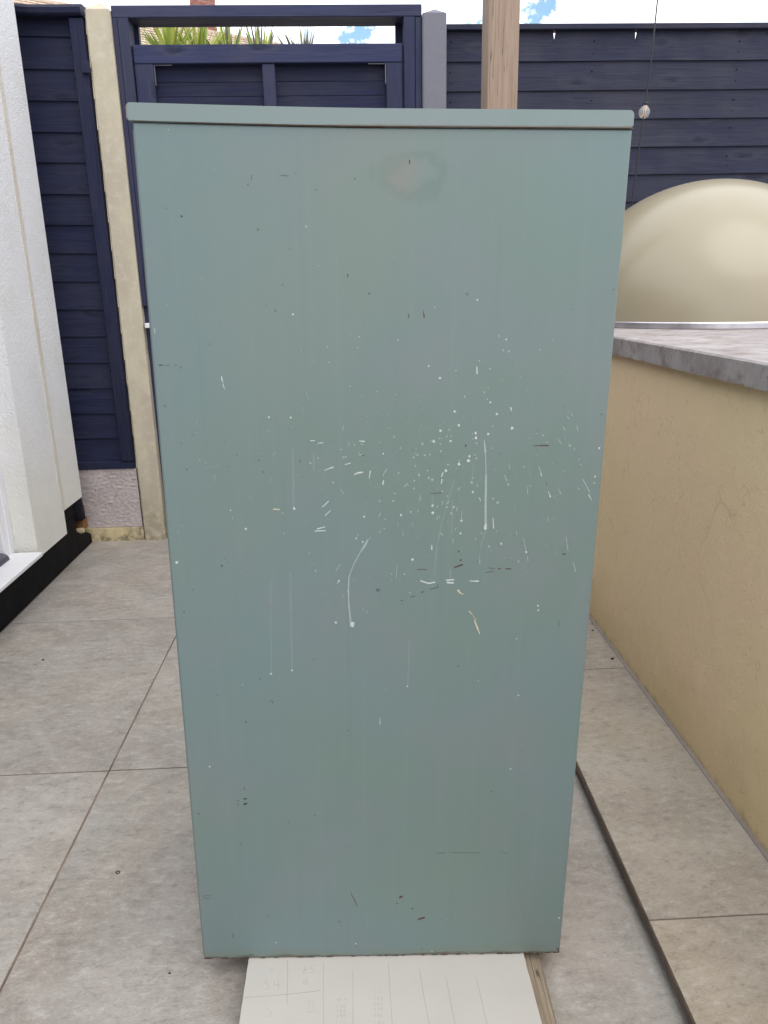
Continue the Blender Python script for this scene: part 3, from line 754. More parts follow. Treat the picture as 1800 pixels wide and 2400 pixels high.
DOTS = """-1580,9445,13,w -1280,9440,13,w -1594,9259,11,m -1280,9299,10,m -1535,9547,8,f -1526,9455,6,f -1604,9370,8,f -1108,9680,9,f -1100,9574,9,f
-1100,9542,11,f -462,9865,11,m -97,9791,9,m -315,9728,9,f -1516,8942,10,m -1541,8918,10,m -1027,8797,15,m -919,8867,13,m -934,8923,8,f -918,8672,8,f
-640,8713,8,f -707,9040,10,f -409,9058,13,m -344,8942,10,m -439,8890,8,f -201,8921,10,f -8,8928,13,w 7,8847,10,f 143,9167,13,m 160,9275,10,f
84,9301,10,f -179,9240,10,f -267,9194,8,f -243,9165,8,f -62,9085,14,f 231,9008,11,m 144,8910,10,f 472,8909,15,m 417,8873,15,m 574,8904,15,m
540,9067,16,m 487,9190,10,f 209,8648,13,m 445,8753,13,m 402,8768,8,f 344,8599,10,f 389,8643,10,f 433,8536,13,m 428,8426,15,m 497,8620,18,m
156,8349,12,m 138,8241,15,m -58,8239,15,m -251,8221,12,f -86,8479,10,f -117,8454,10,f -713,8512,13,m -874,8424,11,f -678,8581,8,f -578,8362,11,m
-1373,8438,11,f -1266,8462,11,f -1114,7935,10,f -1435,7758,10,m -1443,8068,12,m -794,7964,10,f -280,8009,15,w -149,8050,8,f 24,7969,12,m 9,7828,13,m
-53,7777,13,m 279,7735,13,m 248,8029,17,w 390,8078,13,m 433,8044,10,f 276,8314,8,f 299,8210,10,f -397,7680,12,w -305,7629,15,w -196,7686,12,m
-91,7560,8,f 490,7683,10,f -739,7448,8,f -532,7402,10,f -340,7277,10,f -1011,7292,12,f -995,7187,15,m 422,7351,19,w 310,7122,15,m 119,7127,10,m
110,7040,14,f 236,7013,10,f 150,7189,7,f -210,7082,10,f -20,6907,10,f 3,6835,9,f 216,6898,9,f 390,6826,12,m -603,6774,10,m -693,6908,9,f -915,6836,9,f
-308,6566,12,m -713,6354,19,w -699,6437,9,f -360,6293,10,f 252,6720,9,f 503,9662,10,f 377,9508,8,f 516,9738,10,f 531,9540,8,f -20,9472,10,f
229,9450,8,f 468,9468,8,f -468,6322,42,w -1275,8134,20,w -290,8904,13,r 406,8987,10,k 269,6705,12,d 577,6838,14,d -1297,9287,10,k -83,6874,31,k
1106,9723,14,m 1236,9726,8,f 1373,9783,13,m 1420,9688,10,m 1463,9645,14,w 975,9520,16,w 1105,9433,10,f 1151,9350,11,f 933,9609,10,f 1561,9483,16,w
1784,9286,21,w 1039,9326,18,w 787,9252,18,w 907,9266,13,m 777,9325,10,f 629,9306,10,f 636,9277,10,f 1003,9244,8,f 1276,9217,19,w 1453,9205,16,w
1284,9150,21,w 1240,9137,11,m 1205,9145,8,f 1293,9076,13,m 931,9107,15,w 877,9172,11,m 772,9143,10,m 801,9146,8,m 656,9104,10,m 695,9102,21,w
790,9063,11,m 797,8962,15,m 861,8919,11,f 644,8916,13,m 746,8830,10,f 1514,9000,16,f 1201,8888,18,w 1191,8825,23,w 1278,8910,13,m 1301,8858,16,m
1059,8775,21,w 1063,8820,11,m 904,8768,13,m 877,8682,21,w 617,8683,11,m 637,8577,16,m 687,8552,18,m 1028,8712,13,f 1122,8892,8,f 2039,9143,15,f
2128,9205,13,f 2225,9181,15,m 2282,9085,10,m 2533,9145,16,f 2606,9040,16,m 2677,8985,11,m 3027,9001,15,w 2788,8965,8,f 2751,8839,10,m 2784,8763,10,m
2862,8817,10,f 3002,8588,13,w 2999,8494,15,m 2783,8415,10,m 2147,8899,10,f 1766,8832,11,f 1983,8736,13,m 1580,8688,11,f 2385,8781,10,f 1771,8475,17,m
1740,8543,16,m 2084,8455,17,f 1247,8509,21,m 1256,8572,15,m 1267,8368,17,w 1331,8458,12,m 910,8309,12,m 834,8375,13,m 698,8170,18,w 704,8062,20,w
908,8146,13,m 967,8054,15,m 1004,8146,20,m 1630,8210,20,m 1561,8271,15,m 2440,8295,15,f 2381,8297,13,w 2526,8344,12,m 1120,7942,17,w 1113,7749,15,w
1422,7751,13,m 1638,7778,10,m 1711,7586,17,w 1535,7543,15,m 1573,7485,10,f 1865,7616,8,f 1777,7614,8,f 1798,7464,10,f 1772,7367,12,f 1878,7368,14,f
1979,7312,15,m 2270,7633,12,f 2134,7580,12,f 2146,7749,10,f 2381,7568,14,f 2533,7427,10,m 2085,7457,15,w 2034,7195,12,f 2096,7151,10,f 2310,6604,14,w
2318,6532,14,w 2017,6064,14,m 1386,7238,10,f 2900,7699,12,f 2831,6306,9,f 1844,7727,12,f 1145,9042,16,b 1096,7474,15,d 1130,7337,17,b 1628,8923,10,k
3019,9476,13,k 2150,9246,8,k 2485,9590,10,k 2599,6107,9,k -1712,5510,16,w -1391,5565,16,w -2749,3876,15,w -2157,5325,12,m 33,5221,14,f -1840,336,13,w
-468,283,13,w -2985,2997,12,d 241,1132,13,b -1880,5427,12,d -2542,5148,12,k -1948,922,10,d -1540,2794,13,k -955,4317,10,k -552,4507,14,k -741,762,18,k
-2331,3234,15,k -2345,3158,15,k 370,5271,14,w 1463,5355,12,m 2098,5096,12,w 2043,3769,12,w 3035,765,16,w 858,89,11,w 1146,5612,14,k 1754,3342,18,k
1462,2690,10,d 504,1014,16,d 240,1130,13,d 3047,92,19,b 677,133,16,k 1233,11001,13,w 1641,10491,13,w 1541,10534,11,m 1684,10333,16,m 1606,10346,13,m
1290,10206,13,m 1438,10103,13,m 977,10074,11,m 605,10138,13,w 763,9977,16,w 185,10482,13,m 2105,10355,11,m 2270,10485,18,f 1859,9990,14,f
1935,10162,11,f 2427,10061,11,f 2703,10917,9,f 1517,11512,9,f 1070,11114,11,f 568,11010,9,f 2450,11156,9,f 1098,11072,15,k 129,11467,9,k
-198,11076,11,d 3036,11136,11,k 2481,10885,9,k -999,11900,14,m -1548,11831,8,f -2120,12573,10,f -857,11423,8,m -1204,10813,13,w -1012,10752,8,f
-2377,11263,8,m -331,10524,11,m -352,10382,11,m -759,10388,11,m -740,10186,13,m -2849,10932,10,f -2666,13014,10,m -2576,12016,14,d -2766,12111,10,k
-371,12467,10,k -860,12335,12,k -195,11078,10,d -1329,11186,12,k -1435,10859,15,k -1552,10930,10,k -1617,11863,16,k -1717,12394,12,k -1116,12528,10,k
-2795,10152,13,k -2728,10118,13,k -2328,10425,11,k -1222,11633,10,k -2180,8114,11,w -1978,7834,17,w -1987,7655,10,f -2012,7120,13,f -2578,9230,11,f
-2566,8846,10,m -2489,8803,8,m -3001,7328,22,w -2884,7884,15,f -2342,8786,8,f -2202,7345,10,f -1986,8181,10,f -2754,8711,10,d -2043,8912,10,k
-1746,8837,14,k -2178,8749,11,k -1689,8671,15,k -2355,7271,17,b -2272,7324,8,d -2301,7378,10,k -2796,6900,10,k -2954,6546,14,k -2986,9600,16,k
-2805,9086,10,k -2642,9199,10,k -2203,9093,10,k"""
STREAKS = """-557,9321,-571,9257,5,5,m -1017,9115,-961,9118,6,6,w -911,9082,-843,9085,6,6,w -935,9066,-911,9065,4,4,m -483,9089,-493,9040,5,5,m
-348,9110,-271,9103,3,10,w -324,9067,-287,9066,6,6,m -610,8989,-581,8989,6,6,m -584,8877,-524,8887,4,4,m -565,8892,-560,8851,4,4,m
-534,8900,-529,8867,5,5,m -349,8911,-301,8914,6,5,m -545,8774,-467,8794,4,7,w -835,8692,-757,8722,5,6,w -757,8722,-711,8738,7,9,w
-413,8630,-368,8653,7,10,w -368,8653,-299,8662,10,11,w -190,8680,-205,8566,8,3,w -402,8775,-403,8730,3,3,f 43,8707,10,8657,7,7,m -1,8649,-7,8602,5,5,m
-4,8545,-12,8489,6,12,w 339,8493,287,8449,9,4,m 525,8329,515,8248,3,7,m -786,8239,-874,8155,7,5,w -762,8101,-836,8030,5,6,w -283,8080,-282,8028,3,3,f
-45,8053,-71,8001,7,5,m 495,8109,483,8071,6,6,m 213,7921,196,7846,5,5,f 422,7915,423,7852,6,6,f 277,7842,278,7754,3,3,f -990,7796,-840,7799,7,7,w
-956,7827,-848,7857,7,7,w -366,7749,-392,7696,5,3,m -228,7660,-276,7563,12,17,m -276,7563,-343,7460,17,8,m -343,7460,-438,7277,8,7,m
-438,7277,-507,7088,7,8,m -507,7088,-520,6877,9,11,m -520,6877,-514,6655,11,10,m -514,6655,-490,6354,10,14,m -635,7286,-653,7246,5,5,m
-658,7243,-692,7180,4,6,m -652,7030,-679,6985,10,4,w -435,7074,-463,6991,3,4,f 193,7255,186,7065,3,5,m 248,7143,249,7092,3,3,f
-255,6550,-243,6507,5,5,m -1059,9803,-1036,9669,6,6,f -1592,8587,-1596,8512,5,5,f -979,8934,-985,8686,10,10,v -1266,9001,-1286,8153,10,10,v
-1656,7032,-1695,6076,8,8,v -1365,7139,-1388,6073,10,10,v -1571,8125,-1486,8123,9,9,c -1171,8842,-1172,8816,5,5,d 494,7197,630,7196,3,3,b
406,6760,466,6778,3,3,d 1749,9574,1763,9526,8,6,w 2538,9541,2561,9496,5,5,f 2538,9456,2567,9412,5,6,m 2587,9512,2612,9456,3,7,m
2494,9302,2530,9250,4,6,m 2681,9318,2706,9250,4,6,m 2436,9131,2483,9067,5,5,m 1489,8807,1499,8767,5,5,f 1767,8777,1774,8713,4,7,m
1713,8609,1739,8550,7,5,m 1857,8625,1895,8541,4,4,f 2186,8738,2214,8683,6,5,m 2215,8675,2236,8604,3,7,w 835,8654,817,8595,8,7,w 826,8553,816,8497,9,7,w
2059,8672,2082,8604,4,4,f 2039,8447,2057,8336,3,6,m 2348,8377,2380,8300,3,7,w 2487,8411,2524,8351,3,6,m 2830,8546,2941,8363,7,7,m
2930,8324,2979,8241,8,2,w 1072,8433,1065,8382,8,4,m 1366,8282,1390,8232,7,3,w 1261,8761,1253,8577,5,5,f 1319,8509,1328,8458,3,3,f
688,8367,695,8187,5,5,f 846,8234,833,8169,7,3,m 929,8229,910,8194,7,7,m 774,8169,767,8143,8,8,m 1051,8147,1052,8090,7,7,m 773,7999,766,7947,7,3,m
803,8022,802,7982,4,4,m 925,7943,923,7882,4,4,f 1120,8099,1120,7959,3,5,m 1885,8164,1896,8078,5,5,f 1574,7978,1590,7826,6,8,w 2370,7988,2375,7918,4,5,m
825,7736,834,7759,6,6,m 834,7759,855,7715,6,6,m 1050,7837,1031,7799,5,5,m 1008,7670,1007,7599,5,5,m 699,7565,702,7506,8,10,w 890,7564,889,7502,4,4,f
1332,7681,1337,7642,5,5,m 1926,7776,1932,7722,5,5,m 2024,7682,2081,7477,4,4,m 2102,7396,2119,7318,3,7,m 2652,7688,2697,7473,5,5,m
2494,7528,2529,7435,3,3,f 2788,7292,2834,7146,4,7,m 1403,7373,1411,7274,3,8,m 1414,7623,1403,7373,4,4,f 1475,7782,1416,7570,8,6,f
1400,9109,1423,8944,8,16,m 1423,8944,1446,8643,7,7,m 1446,8627,1458,8183,14,16,m 1458,8183,1472,7879,16,17,m 1471,7879,1472,7814,18,20,w
999,8561,864,8048,8,9,v 864,8048,775,7556,9,10,v 775,7556,743,7087,10,8,v 983,8254,981,7732,10,10,v 979,7213,988,7049,10,10,v 548,7015,668,6974,9,10,w
668,6974,757,6992,10,10,w 927,7022,1037,7030,10,10,w 939,6987,1028,6979,12,14,w 1275,7007,1401,7004,5,12,w 1103,6864,1136,6818,15,10,c
1136,6818,1185,6799,7,6,c 1280,6523,1320,6480,7,8,c 1329,6470,1384,6385,3,3,c 1367,6375,1416,6242,9,14,c 1416,6242,1455,6146,14,5,c
2090,9033,2195,9041,3,5,b 2195,9041,2311,9041,7,7,b 666,8350,839,8361,3,3,b 1038,7225,1159,7266,8,12,b 1549,7213,1635,7205,3,3,b
1686,7201,1724,7201,6,6,b 1798,7200,1875,7194,5,7,b 1510,7140,1620,7163,3,3,b 2618,7423,2664,7423,7,7,d 687,6882,803,6912,3,3,b 803,6912,797,6959,3,3,b
2315,8519,2319,8468,3,3,k 2644,6355,2647,6260,4,4,k -1682,6075,-1711,5531,10,10,v -1381,6072,-1390,5580,12,12,v -52,4721,-52,4603,7,12,m
-2240,3268,-2200,3268,11,11,d -2245,3162,-2202,3179,14,14,d -2135,4694,-2137,4664,6,6,d -2231,3481,-2218,3443,4,4,d -542,1361,-486,1231,4,5,b
-486,1231,-435,1093,5,4,b 285,1254,324,1276,17,17,b -1724,5047,-1702,5004,4,4,d -2327,2402,-2329,2365,4,4,d -2561,552,-2572,459,8,8,k
-3026,1344,-2895,1374,5,5,k -3016,1306,-2926,1298,5,5,k -2462,45,-2234,81,11,13,k 391,6056,377,5297,8,8,v 610,782,710,826,15,17,b
887,2154,1041,2157,4,4,k 1144,2165,1608,2147,4,4,k 1981,2160,2073,2127,4,4,k 2979,11,3079,16,10,12,b 3068,91,3082,16,8,10,b 1258,10129,1266,10034,6,9,w
523,10861,533,10777,3,8,b 323,10819,330,10770,5,5,b 315,12687,316,12645,7,7,b -2193,9999,-2190,9939,6,8,w -2179,9939,-2175,9896,5,4,m
-3037,10631,-3041,10569,7,7,m -1112,10373,-1113,10310,5,5,f -475,11325,-474,11285,5,5,d -1664,12502,-1674,12446,4,4,k -1298,12503,-1209,12498,4,4,k
-3019,10152,-2976,10152,6,6,d -2945,10146,-2881,10150,4,4,k -2180,9889,-2163,9827,7,3,w -2369,8631,-2385,8539,3,3,m -2509,8737,-2307,8748,5,4,f
-2589,9328,-2563,9424,4,4,f -1902,8304,-1870,8275,5,5,f -2155,8010,-2165,7975,5,5,m -2958,7819,-2950,7753,6,6,f"""
keys = ['w', 'm', 'f', 'v', 'c', 'b', 'd', 'k', 'r']
def mark_mesh(sel):
    b = nb(); mats = [SPL[k] for k in sel]
    def poly(pts, k, th):
        m_ = sel.index(k); lo = [b.verts.new((x, .0002, z)) for x, z in pts]; hi = [b.verts.new((x, -th, z)) for x, z in pts]
        n = len(pts); f = b.faces.new(hi); f.material_index = m_
        for i in range(n):
            f = b.faces.new((lo[i], lo[(i + 1) % n], hi[(i + 1) % n], hi[i])); f.material_index = m_
    return b, mats, poly
rndm = random.Random(3)
def build_marks(name, sel, extra=None):
    b, mats, poly = mark_mesh(sel)
    for q_ in DOTS.split():
        x, z, r, k = q_.split(',')
        if k not in sel: continue
        x, z, r = float(x) / 1e4, float(z) / 1e4, float(r) / 1e4
        r = max(r * (.92 if k in 'wm' else .85), .0004); n = 9; ph = rndm.random() * 6; th = .00025 + .00005 * rndm.random()
        poly([(x + r * (1 + .28 * math.sin(2 * a + ph) * rndm.uniform(.4, 1)) * math.cos(a), z + r * 1.1 * (1 + .22 * math.sin(3 * a + ph)) * math.sin(a)) for a in [2 * math.pi * i / n for i in range(n)]], k, th)
    for q_ in STREAKS.split():
        v = q_.split(','); x0, z0, x1, z1, w0, w1 = [float(t) / 1e4 for t in v[:6]]; k = v[6]
        if k not in sel: continue
        d = Vector((x1 - x0, z1 - z0)); L = max(d.length, 1e-5); d /= L; nn = Vector((-d.y, d.x))
        w0 = max(w0, .00025); w1 = max(w1, .00025); m = max(4, int(L / .003)); m = min(m, 40); th = .00018 if k == 'v' else .0003 + .00006 * rndm.random(); ph = rndm.random() * 50
        lft = []; rgt = []
        for i in range(m + 1):
            t = i / m; w = (w0 + (w1 - w0) * t) * (1 + .22 * noise.noise(Vector((t * L * 400 + ph, 0, 0))))
            off = .25 * w * noise.noise(Vector((t * L * 150 + ph, 7, 0)))
            p = Vector((x0, z0)) + d * L * t + nn * off
            lft.append((p.x + nn.x * w, p.y + nn.y * w)); rgt.append((p.x - nn.x * w, p.y - nn.y * w))
        e1 = (x1 + d.x * w1 * .9, z1 + d.y * w1 * .9); e0 = (x0 - d.x * w0 * .9, z0 - d.y * w0 * .9)
        poly(lft + [e1] + rgt[::-1] + [e0], k, th)
    if extra: extra(b, poly)
    return obj(name, b, mats, cb, local=True, kind='stuff')
def fine_spray(b, poly):
    for i in range(110):
        x = rndm.gauss(.06, .10); z = rndm.gauss(.90, .085)
        if not (-.29 < x < .295): continue
        r = rndm.uniform(.0003, .0009); k = rndm.choice('fffm')
        poly([(x + r * math.cos(a), z + r * rndm.uniform(.9, 2.0) * math.sin(a)) for a in [math.pi * 2 * i_ / 7 for i_ in range(7)]], k, .0002)
build_marks('paint_splatter', ['w', 'm', 'f', 'v', 'c', 'r'], fine_spray)
def fine_chips(b, poly):
    for i in range(34):
        x = rndm.uniform(-.30, .30); z = rndm.choice((rndm.uniform(.0, 1.28), rndm.expovariate(28)))
        r = rndm.uniform(.0003, .0010)
        poly([(x + r * rndm.uniform(.8, 1.7) * math.cos(a), z + r * math.sin(a)) for a in [math.pi * 2 * i_ / 7 for i_ in range(7)]], rndm.choice('kkkd'), .00015)
    for i in range(46):     # chipped foot edge
        x = rndm.uniform(-.305, .305); w = rndm.uniform(.001, .007); h_ = rndm.uniform(.0012, .0035)
        poly([(x - w, .0004), (x + w, .0004), (x + w * .6, h_ * .8), (x, h_), (x - w * .7, h_ * .6)], rndm.choice('bbdk'), .0002)
build_marks('rust_chips', ['b', 'd', 'k'], fine_chips)

# board on which the cabinet stands, pencilled with sums
BR = (0, R(1.169), 0)
wb = empty('white_board', (.0330, .78, .0340), 'white melamine board with faint pencil sums, under the foot of the cabinet', 'board', rot=BR)
b = nb(); n = 50; x0, x1 = -.2405, .2385; th = .0165
l = [(x0 + .0008 * noise.noise(Vector((i * .9, 0, 0))), i * .68 / n) for i in range(n + 1)]
r_ = [(x1 + .0012 * noise.noise(Vector((i * 1.1, 4, 0))) - .010 * max(0, .5 - i / n) * 0, i * .68 / n) for i in range(n + 1)]
prism(b, l + r_[::-1], 'z', 0, th); obj('panel', b, BOARD, wb, local=True)
PLINES = [[(-0.1728, 0.2496), (-0.1701, 0.2092), (-0.1674, 0.1659)], [(-0.1108, 0.2409), (-0.1095, 0.1882), (-0.1073, 0.1294), (-0.1065, 0.1131)], [(-0.0603, 0.2251), (-0.0603, 0.1752), (-0.0605, 0.111)], [(0.001, 0.234), (0.0012, 0.176), (0.0014, 0.1083)], [(0.0539, 0.2219), (0.0559, 0.1736), (0.0615, 0.1056)], [(0.0971, 0.2048), (0.0985, 0.1646), (0.1017, 0.1006)], [(0.1477, 0.1988), (0.1497, 0.1623), (0.1516, 0.1015)], [(-0.2379, 0.1814), (-0.1997, 0.1822), (-0.1551, 0.1848), (-0.114, 0.1884)]]
PTEXT = [[(-0.1257, 0.2369), (-0.1324, 0.2356), (-0.1328, 0.231), (-0.1267, 0.2292), (-0.1259, 0.2246), (-0.1331, 0.2234)], [(-0.1378, 0.2367), (-0.1437, 0.2354), (-0.1428, 0.2307), (-0.1381, 0.2297), (-0.144, 0.2284), (-0.1444, 0.2239), (-0.1378, 0.2243)], [(-0.1844, 0.2349), (-0.1828, 0.2241)], [(-0.1958, 0.2354), (-0.2016, 0.2341), (-0.202, 0.231), (-0.1958, 0.2292), (-0.2007, 0.2249)], [(-0.1849, 0.2099), (-0.1838, 0.1944)], [(-0.1842, 0.2025), (-0.192, 0.2021), (-0.1914, 0.2102)], [(-0.2026, 0.2114), (-0.2071, 0.2101), (-0.2074, 0.2072), (-0.2011, 0.2025), (-0.2011, 0.1959), (-0.2068, 0.1954)], [(-0.1398, 0.2116), (-0.1435, 0.208), (-0.1426, 0.2028), (-0.1379, 0.2011), (-0.1354, 0.204), (-0.1376, 0.207), (-0.1408, 0.2057)], [(-0.1398, 0.2116), (-0.1366, 0.2137)], [(-0.1261, 0.1704), (-0.1247, 0.1516)], [(-0.1325, 0.1707), (-0.1309, 0.1512)], [(-0.1356, 0.1694), (-0.1286, 0.1698)], [(-0.1355, 0.1501), (-0.1146, 0.1505)], [(-0.2018, 0.1599), (-0.194, 0.1568), (-0.1903, 0.1512), (-0.193, 0.1466), (-0.2004, 0.1462)], [(-0.0838, 0.1668), (-0.0854, 0.1702), (-0.0845, 0.1724), (-0.0839, 0.1707), (-0.0851, 0.1699)], [(-0.0811, 0.167), (-0.0811, 0.1727)], [(-0.0722, 0.1728), (-0.0721, 0.1671), (-0.0722, 0.1699), (-0.074, 0.17), (-0.0734, 0.1728)], [(-0.0857, 0.1566), (-0.0857, 0.1621)], [(-0.0796, 0.1565), (-0.0781, 0.1558), (-0.0781, 0.1581), (-0.0797, 0.1603), (-0.0779, 0.1614)], [(-0.0738, 0.1551), (-0.0754, 0.1585), (-0.0745, 0.1607), (-0.0738, 0.159), (-0.0751, 0.1582)], [(-0.0851, 0.1476), (-0.0852, 0.1531)], [(-0.0788, 0.1527), (-0.0787, 0.1472), (-0.0788, 0.15), (-0.0806, 0.15), (-0.08, 0.1528)], [(-0.0733, 0.1514), (-0.0732, 0.146), (-0.0733, 0.1487), (-0.0751, 0.1488), (-0.0745, 0.1515)], [(-0.0858, 0.139), (-0.0843, 0.1384), (-0.0843, 0.1405), (-0.0859, 0.1427), (-0.0841, 0.1437)], [(-0.0785, 0.1443), (-0.0785, 0.1389), (-0.0785, 0.1416), (-0.0803, 0.1417), (-0.0797, 0.1444)], [(-0.0736, 0.1387), (-0.0751, 0.142), (-0.0742, 0.1442), (-0.0736, 0.1425), (-0.0748, 0.1418)], [(-0.086, 0.1275), (-0.0861, 0.1328)], [(-0.0784, 0.1323), (-0.0802, 0.1324), (-0.0787, 0.127)], [(-0.0752, 0.1273), (-0.0752, 0.1326)], [(-0.0229, 0.1844), (-0.0248, 0.1845), (-0.0235, 0.1787)], [(-0.0162, 0.1854), (-0.0181, 0.1855), (-0.0168, 0.1797)], [(-0.0138, 0.1784), (-0.0136, 0.1841)], [(-0.0245, 0.1671), (-0.0243, 0.1727)], [(-0.017, 0.172), (-0.0188, 0.172), (-0.0175, 0.1663)], [(-0.014, 0.1668), (-0.0125, 0.1662), (-0.0124, 0.1684), (-0.0139, 0.1707), (-0.012, 0.1718)], [(-0.024, 0.162), (-0.0259, 0.1621), (-0.0245, 0.1564)], [(-0.0188, 0.1615), (-0.019, 0.1559), (-0.0189, 0.1587), (-0.0207, 0.1588), (-0.02, 0.1615)], [(-0.0128, 0.1617), (-0.0146, 0.1617), (-0.0133, 0.1561)], [(-0.024, 0.153), (-0.0258, 0.1531), (-0.0245, 0.1476)], [(-0.0179, 0.1533), (-0.0181, 0.1478), (-0.018, 0.1505), (-0.0198, 0.1506), (-0.0191, 0.1533)], [(-0.0124, 0.153), (-0.0127, 0.1476), (-0.0125, 0.1503), (-0.0144, 0.1504), (-0.0136, 0.1531)], [(-0.0241, 0.1369), (-0.0255, 0.1402), (-0.0245, 0.1423), (-0.0239, 0.1406), (-0.0252, 0.1399)], [(-0.0184, 0.1367), (-0.0198, 0.14), (-0.0188, 0.1421), (-0.0182, 0.1404), (-0.0195, 0.1397)], [(-0.0157, 0.1368), (-0.0142, 0.1362), (-0.0141, 0.1383), (-0.0155, 0.1406), (-0.0136, 0.1416)], [(-0.0271, 0.1245), (-0.0269, 0.1298)], [(-0.0186, 0.1303), (-0.0188, 0.125), (-0.0187, 0.1276), (-0.0205, 0.1277), (-0.0198, 0.1303)], [(-0.015, 0.125), (-0.0135, 0.1245), (-0.0134, 0.1266), (-0.0148, 0.1287), (-0.013, 0.1297)]]
def stroke(bm, P, w):
    for a, c in zip(P, P[1:]):
        a = Vector(a); c = Vector(c); d = (c - a)
        if d.length < 1e-6: continue
        d.normalize(); nn = Vector((-d.y, d.x)) * w / 2
        q4 = [a + nn, c + nn, c - nn, a - nn]; lo = [bm.verts.new((p.x, p.y, th)) for p in q4]; hi = [bm.verts.new((p.x, p.y, th + .00012)) for p in q4]
        bm.faces.new(hi)
        for i in range(4): bm.faces.new((lo[i], lo[(i + 1) % 4], hi[(i + 1) % 4], hi[i]))
for L in PLINES:
    b = nb(); stroke(b, L, .0006); obj('pencil_line', b, PENCIL, wb, local=True)
b = nb()
for L in PTEXT: stroke(b, L, .0008)
obj('pencil_figures', b, PENCILF, wb, local=True, kind='stuff')

bt = bx(.235, .302, .55, 1.40, .0005, .0285, bev=.002)
o = obj('timber_batten', bt, BATT, None, label='weathered grey timber batten under the right edge of the white board', cat='batten'); o.rotation_euler = (0, 0, R(-1.5))
obj('timber_batten', bx(-.175, -.115, .62, 1.42, .0005, .0335, bev=.002), BATT, None, label='weathered timber batten hidden in shade under the left of the white board', cat='batten')
obj('timber_batten', bx(-.245, .285, 1.425, 1.485, .0005, .0460, bev=.002), BATT, None, label='cross batten propping the far foot of the cabinet', cat='batten')

# ------------------------------------------------------------------ small things lying about
b = nb(); n = 20
for i in range(n):
    a0, a1 = 2 * math.pi * i / n, 2 * math.pi * (i + 1) / n
bm_r = []
for i in range(n):
    a = 2 * math.pi * i / n; ring = []
    for j in range(6):
        t = 2 * math.pi * j / 6; rr_ = .0036 + .0009 * math.cos(t); ring.append(b.verts.new((RX + rr_ * 1.15 * math.cos(a), RY + rr_ * math.sin(a), .0012 + .0009 * math.sin(t)))) if 0 else ring.append(b.verts.new((-0.5198 + rr_ * 1.15 * math.cos(a), 1.3185 + rr_ * math.sin(a), .0012 + .0009 * math.sin(t))))
    bm_r.append(ring)
for i in range(n):
    for j in range(6): b.faces.new((bm_r[i][j], bm_r[(i + 1) % n][j], bm_r[(i + 1) % n][(j + 1) % 6], bm_r[i][(j + 1) % 6]))
obj('rubber_ring', b, CABLE, None, label='tiny dark rubber ring lying on the paving left of the cabinet', cat='ring')
def crumb(x, y, z, r, label, sx=1.4):
    b = nb(); bmesh.ops.create_icosphere(b, subdivisions=1, radius=r)
    for v in b.verts: v.co = Vector((v.co.x * sx, v.co.y, v.co.z * .6)) * (1 + .4 * noise.noise(v.co * 300 + Vector((x * 50, 0, 0)))) + Vector((x, y, z + r * .5))
    obj('soil_crumb', b, DARKV, None, label=label, cat='crumb')
crumb(0.8101, 2.3400, .040, 0.0022, 'tiny soil crumb nearest the cabinet on the raised paving')
crumb(0.7943, 2.0847, .040, 0.0042, 'largest soil crumb on the raised paving above the tile joint')
crumb(0.7972, 2.2902, .040, 0.003, 'soil crumb with a tail on the raised paving beside the wall')
crumb(-1.0534, 2.3058, 0, 0.0035, 'dark crumb alone on the pale tile near the house plinth')
crumb(-0.3552, 1.0650, 0, 0.0018, 'small dark crumb on the floor beside the cabinet foot')

# ------------------------------------------------------------------ beyond the fence: neighbour's house and spiky plant
u = Vector((.838, .545, 0)); v_ = Vector((.545, -.838, 0)); pit = R(36)
dn = v_ * math.cos(pit) + Vector((0, 0, -math.sin(pit))); nrm = u.cross(dn).normalized()
if nrm.z < 0: nrm = -nrm
P0 = Vector((-2.663, 15, 5.575))
nh = empty('neighbour_house', (-5.0, 14, 0), 'neighbouring brick chimneyed house with brown clay tiled roof beyond the gate', 'house')
LN0, LN1, DW = -6.0, 2.6, 4.4
b = nb()
gau, tw = .098, .165
nr = int(DW / gau); nc = int((LN1 - LN0) / tw)
for r0 in range(nr):
    if r0 > 26: break
    for c0 in range(nc):
        a = LN0 + c0 * tw + (tw / 2 if r0 % 2 else 0); d0 = r0 * gau - .03
        p = P0 + u * (a + random.uniform(-.003, .003)) + dn * (d0 + random.uniform(-.004, .004)); h0 = .010 + random.uniform(0, .003); h1 = .026 + random.uniform(0, .006)
        q0 = p + nrm * h0; q1 = p + u * (tw - .008) + nrm * h0; q2 = p + u * (tw - .008) + dn * (gau + .03) + nrm * h1; q3 = p + dn * (gau + .03) + nrm * h1
        V = [b.verts.new(x) for x in (q0, q1, q2, q3, q3 - nrm * .014, q2 - nrm * .014)]
        b.faces.new(V[:4]); b.faces.new((V[3], V[2], V[5], V[4]))
obj('roof_tiles', b, RTILE, nh, kind='stuff')
b = nb()
def corner(a, d, side=1):
    vv = v_ * side
    return P0 + u * a + vv * (d * math.cos(pit)) + Vector((0, 0, -d * math.sin(pit)))
V = [b.verts.new(x) for x in (corner(LN0, 0), corner(LN1, 0), corner(LN1, DW), corner(LN0, DW), corner(LN1, DW, -1), corner(LN0, DW, -1))]
b.faces.new((V[0], V[1], V[2], V[3])); b.faces.new((V[1], V[0], V[5], V[4])); b.faces.new((V[0], V[3], V[5])); b.faces.new((V[1], V[4], V[2])); b.faces.new((V[3], V[2], V[4], V[5]))
obj('roof', b, RTILE, nh)
b = nb(); rp = [P0 + u * LN0, P0 + u * LN1]
tube(b, [p + Vector((0, 0, -.01)) for p in rp], .055, 8); obj('ridge', b, RTILE, nh)
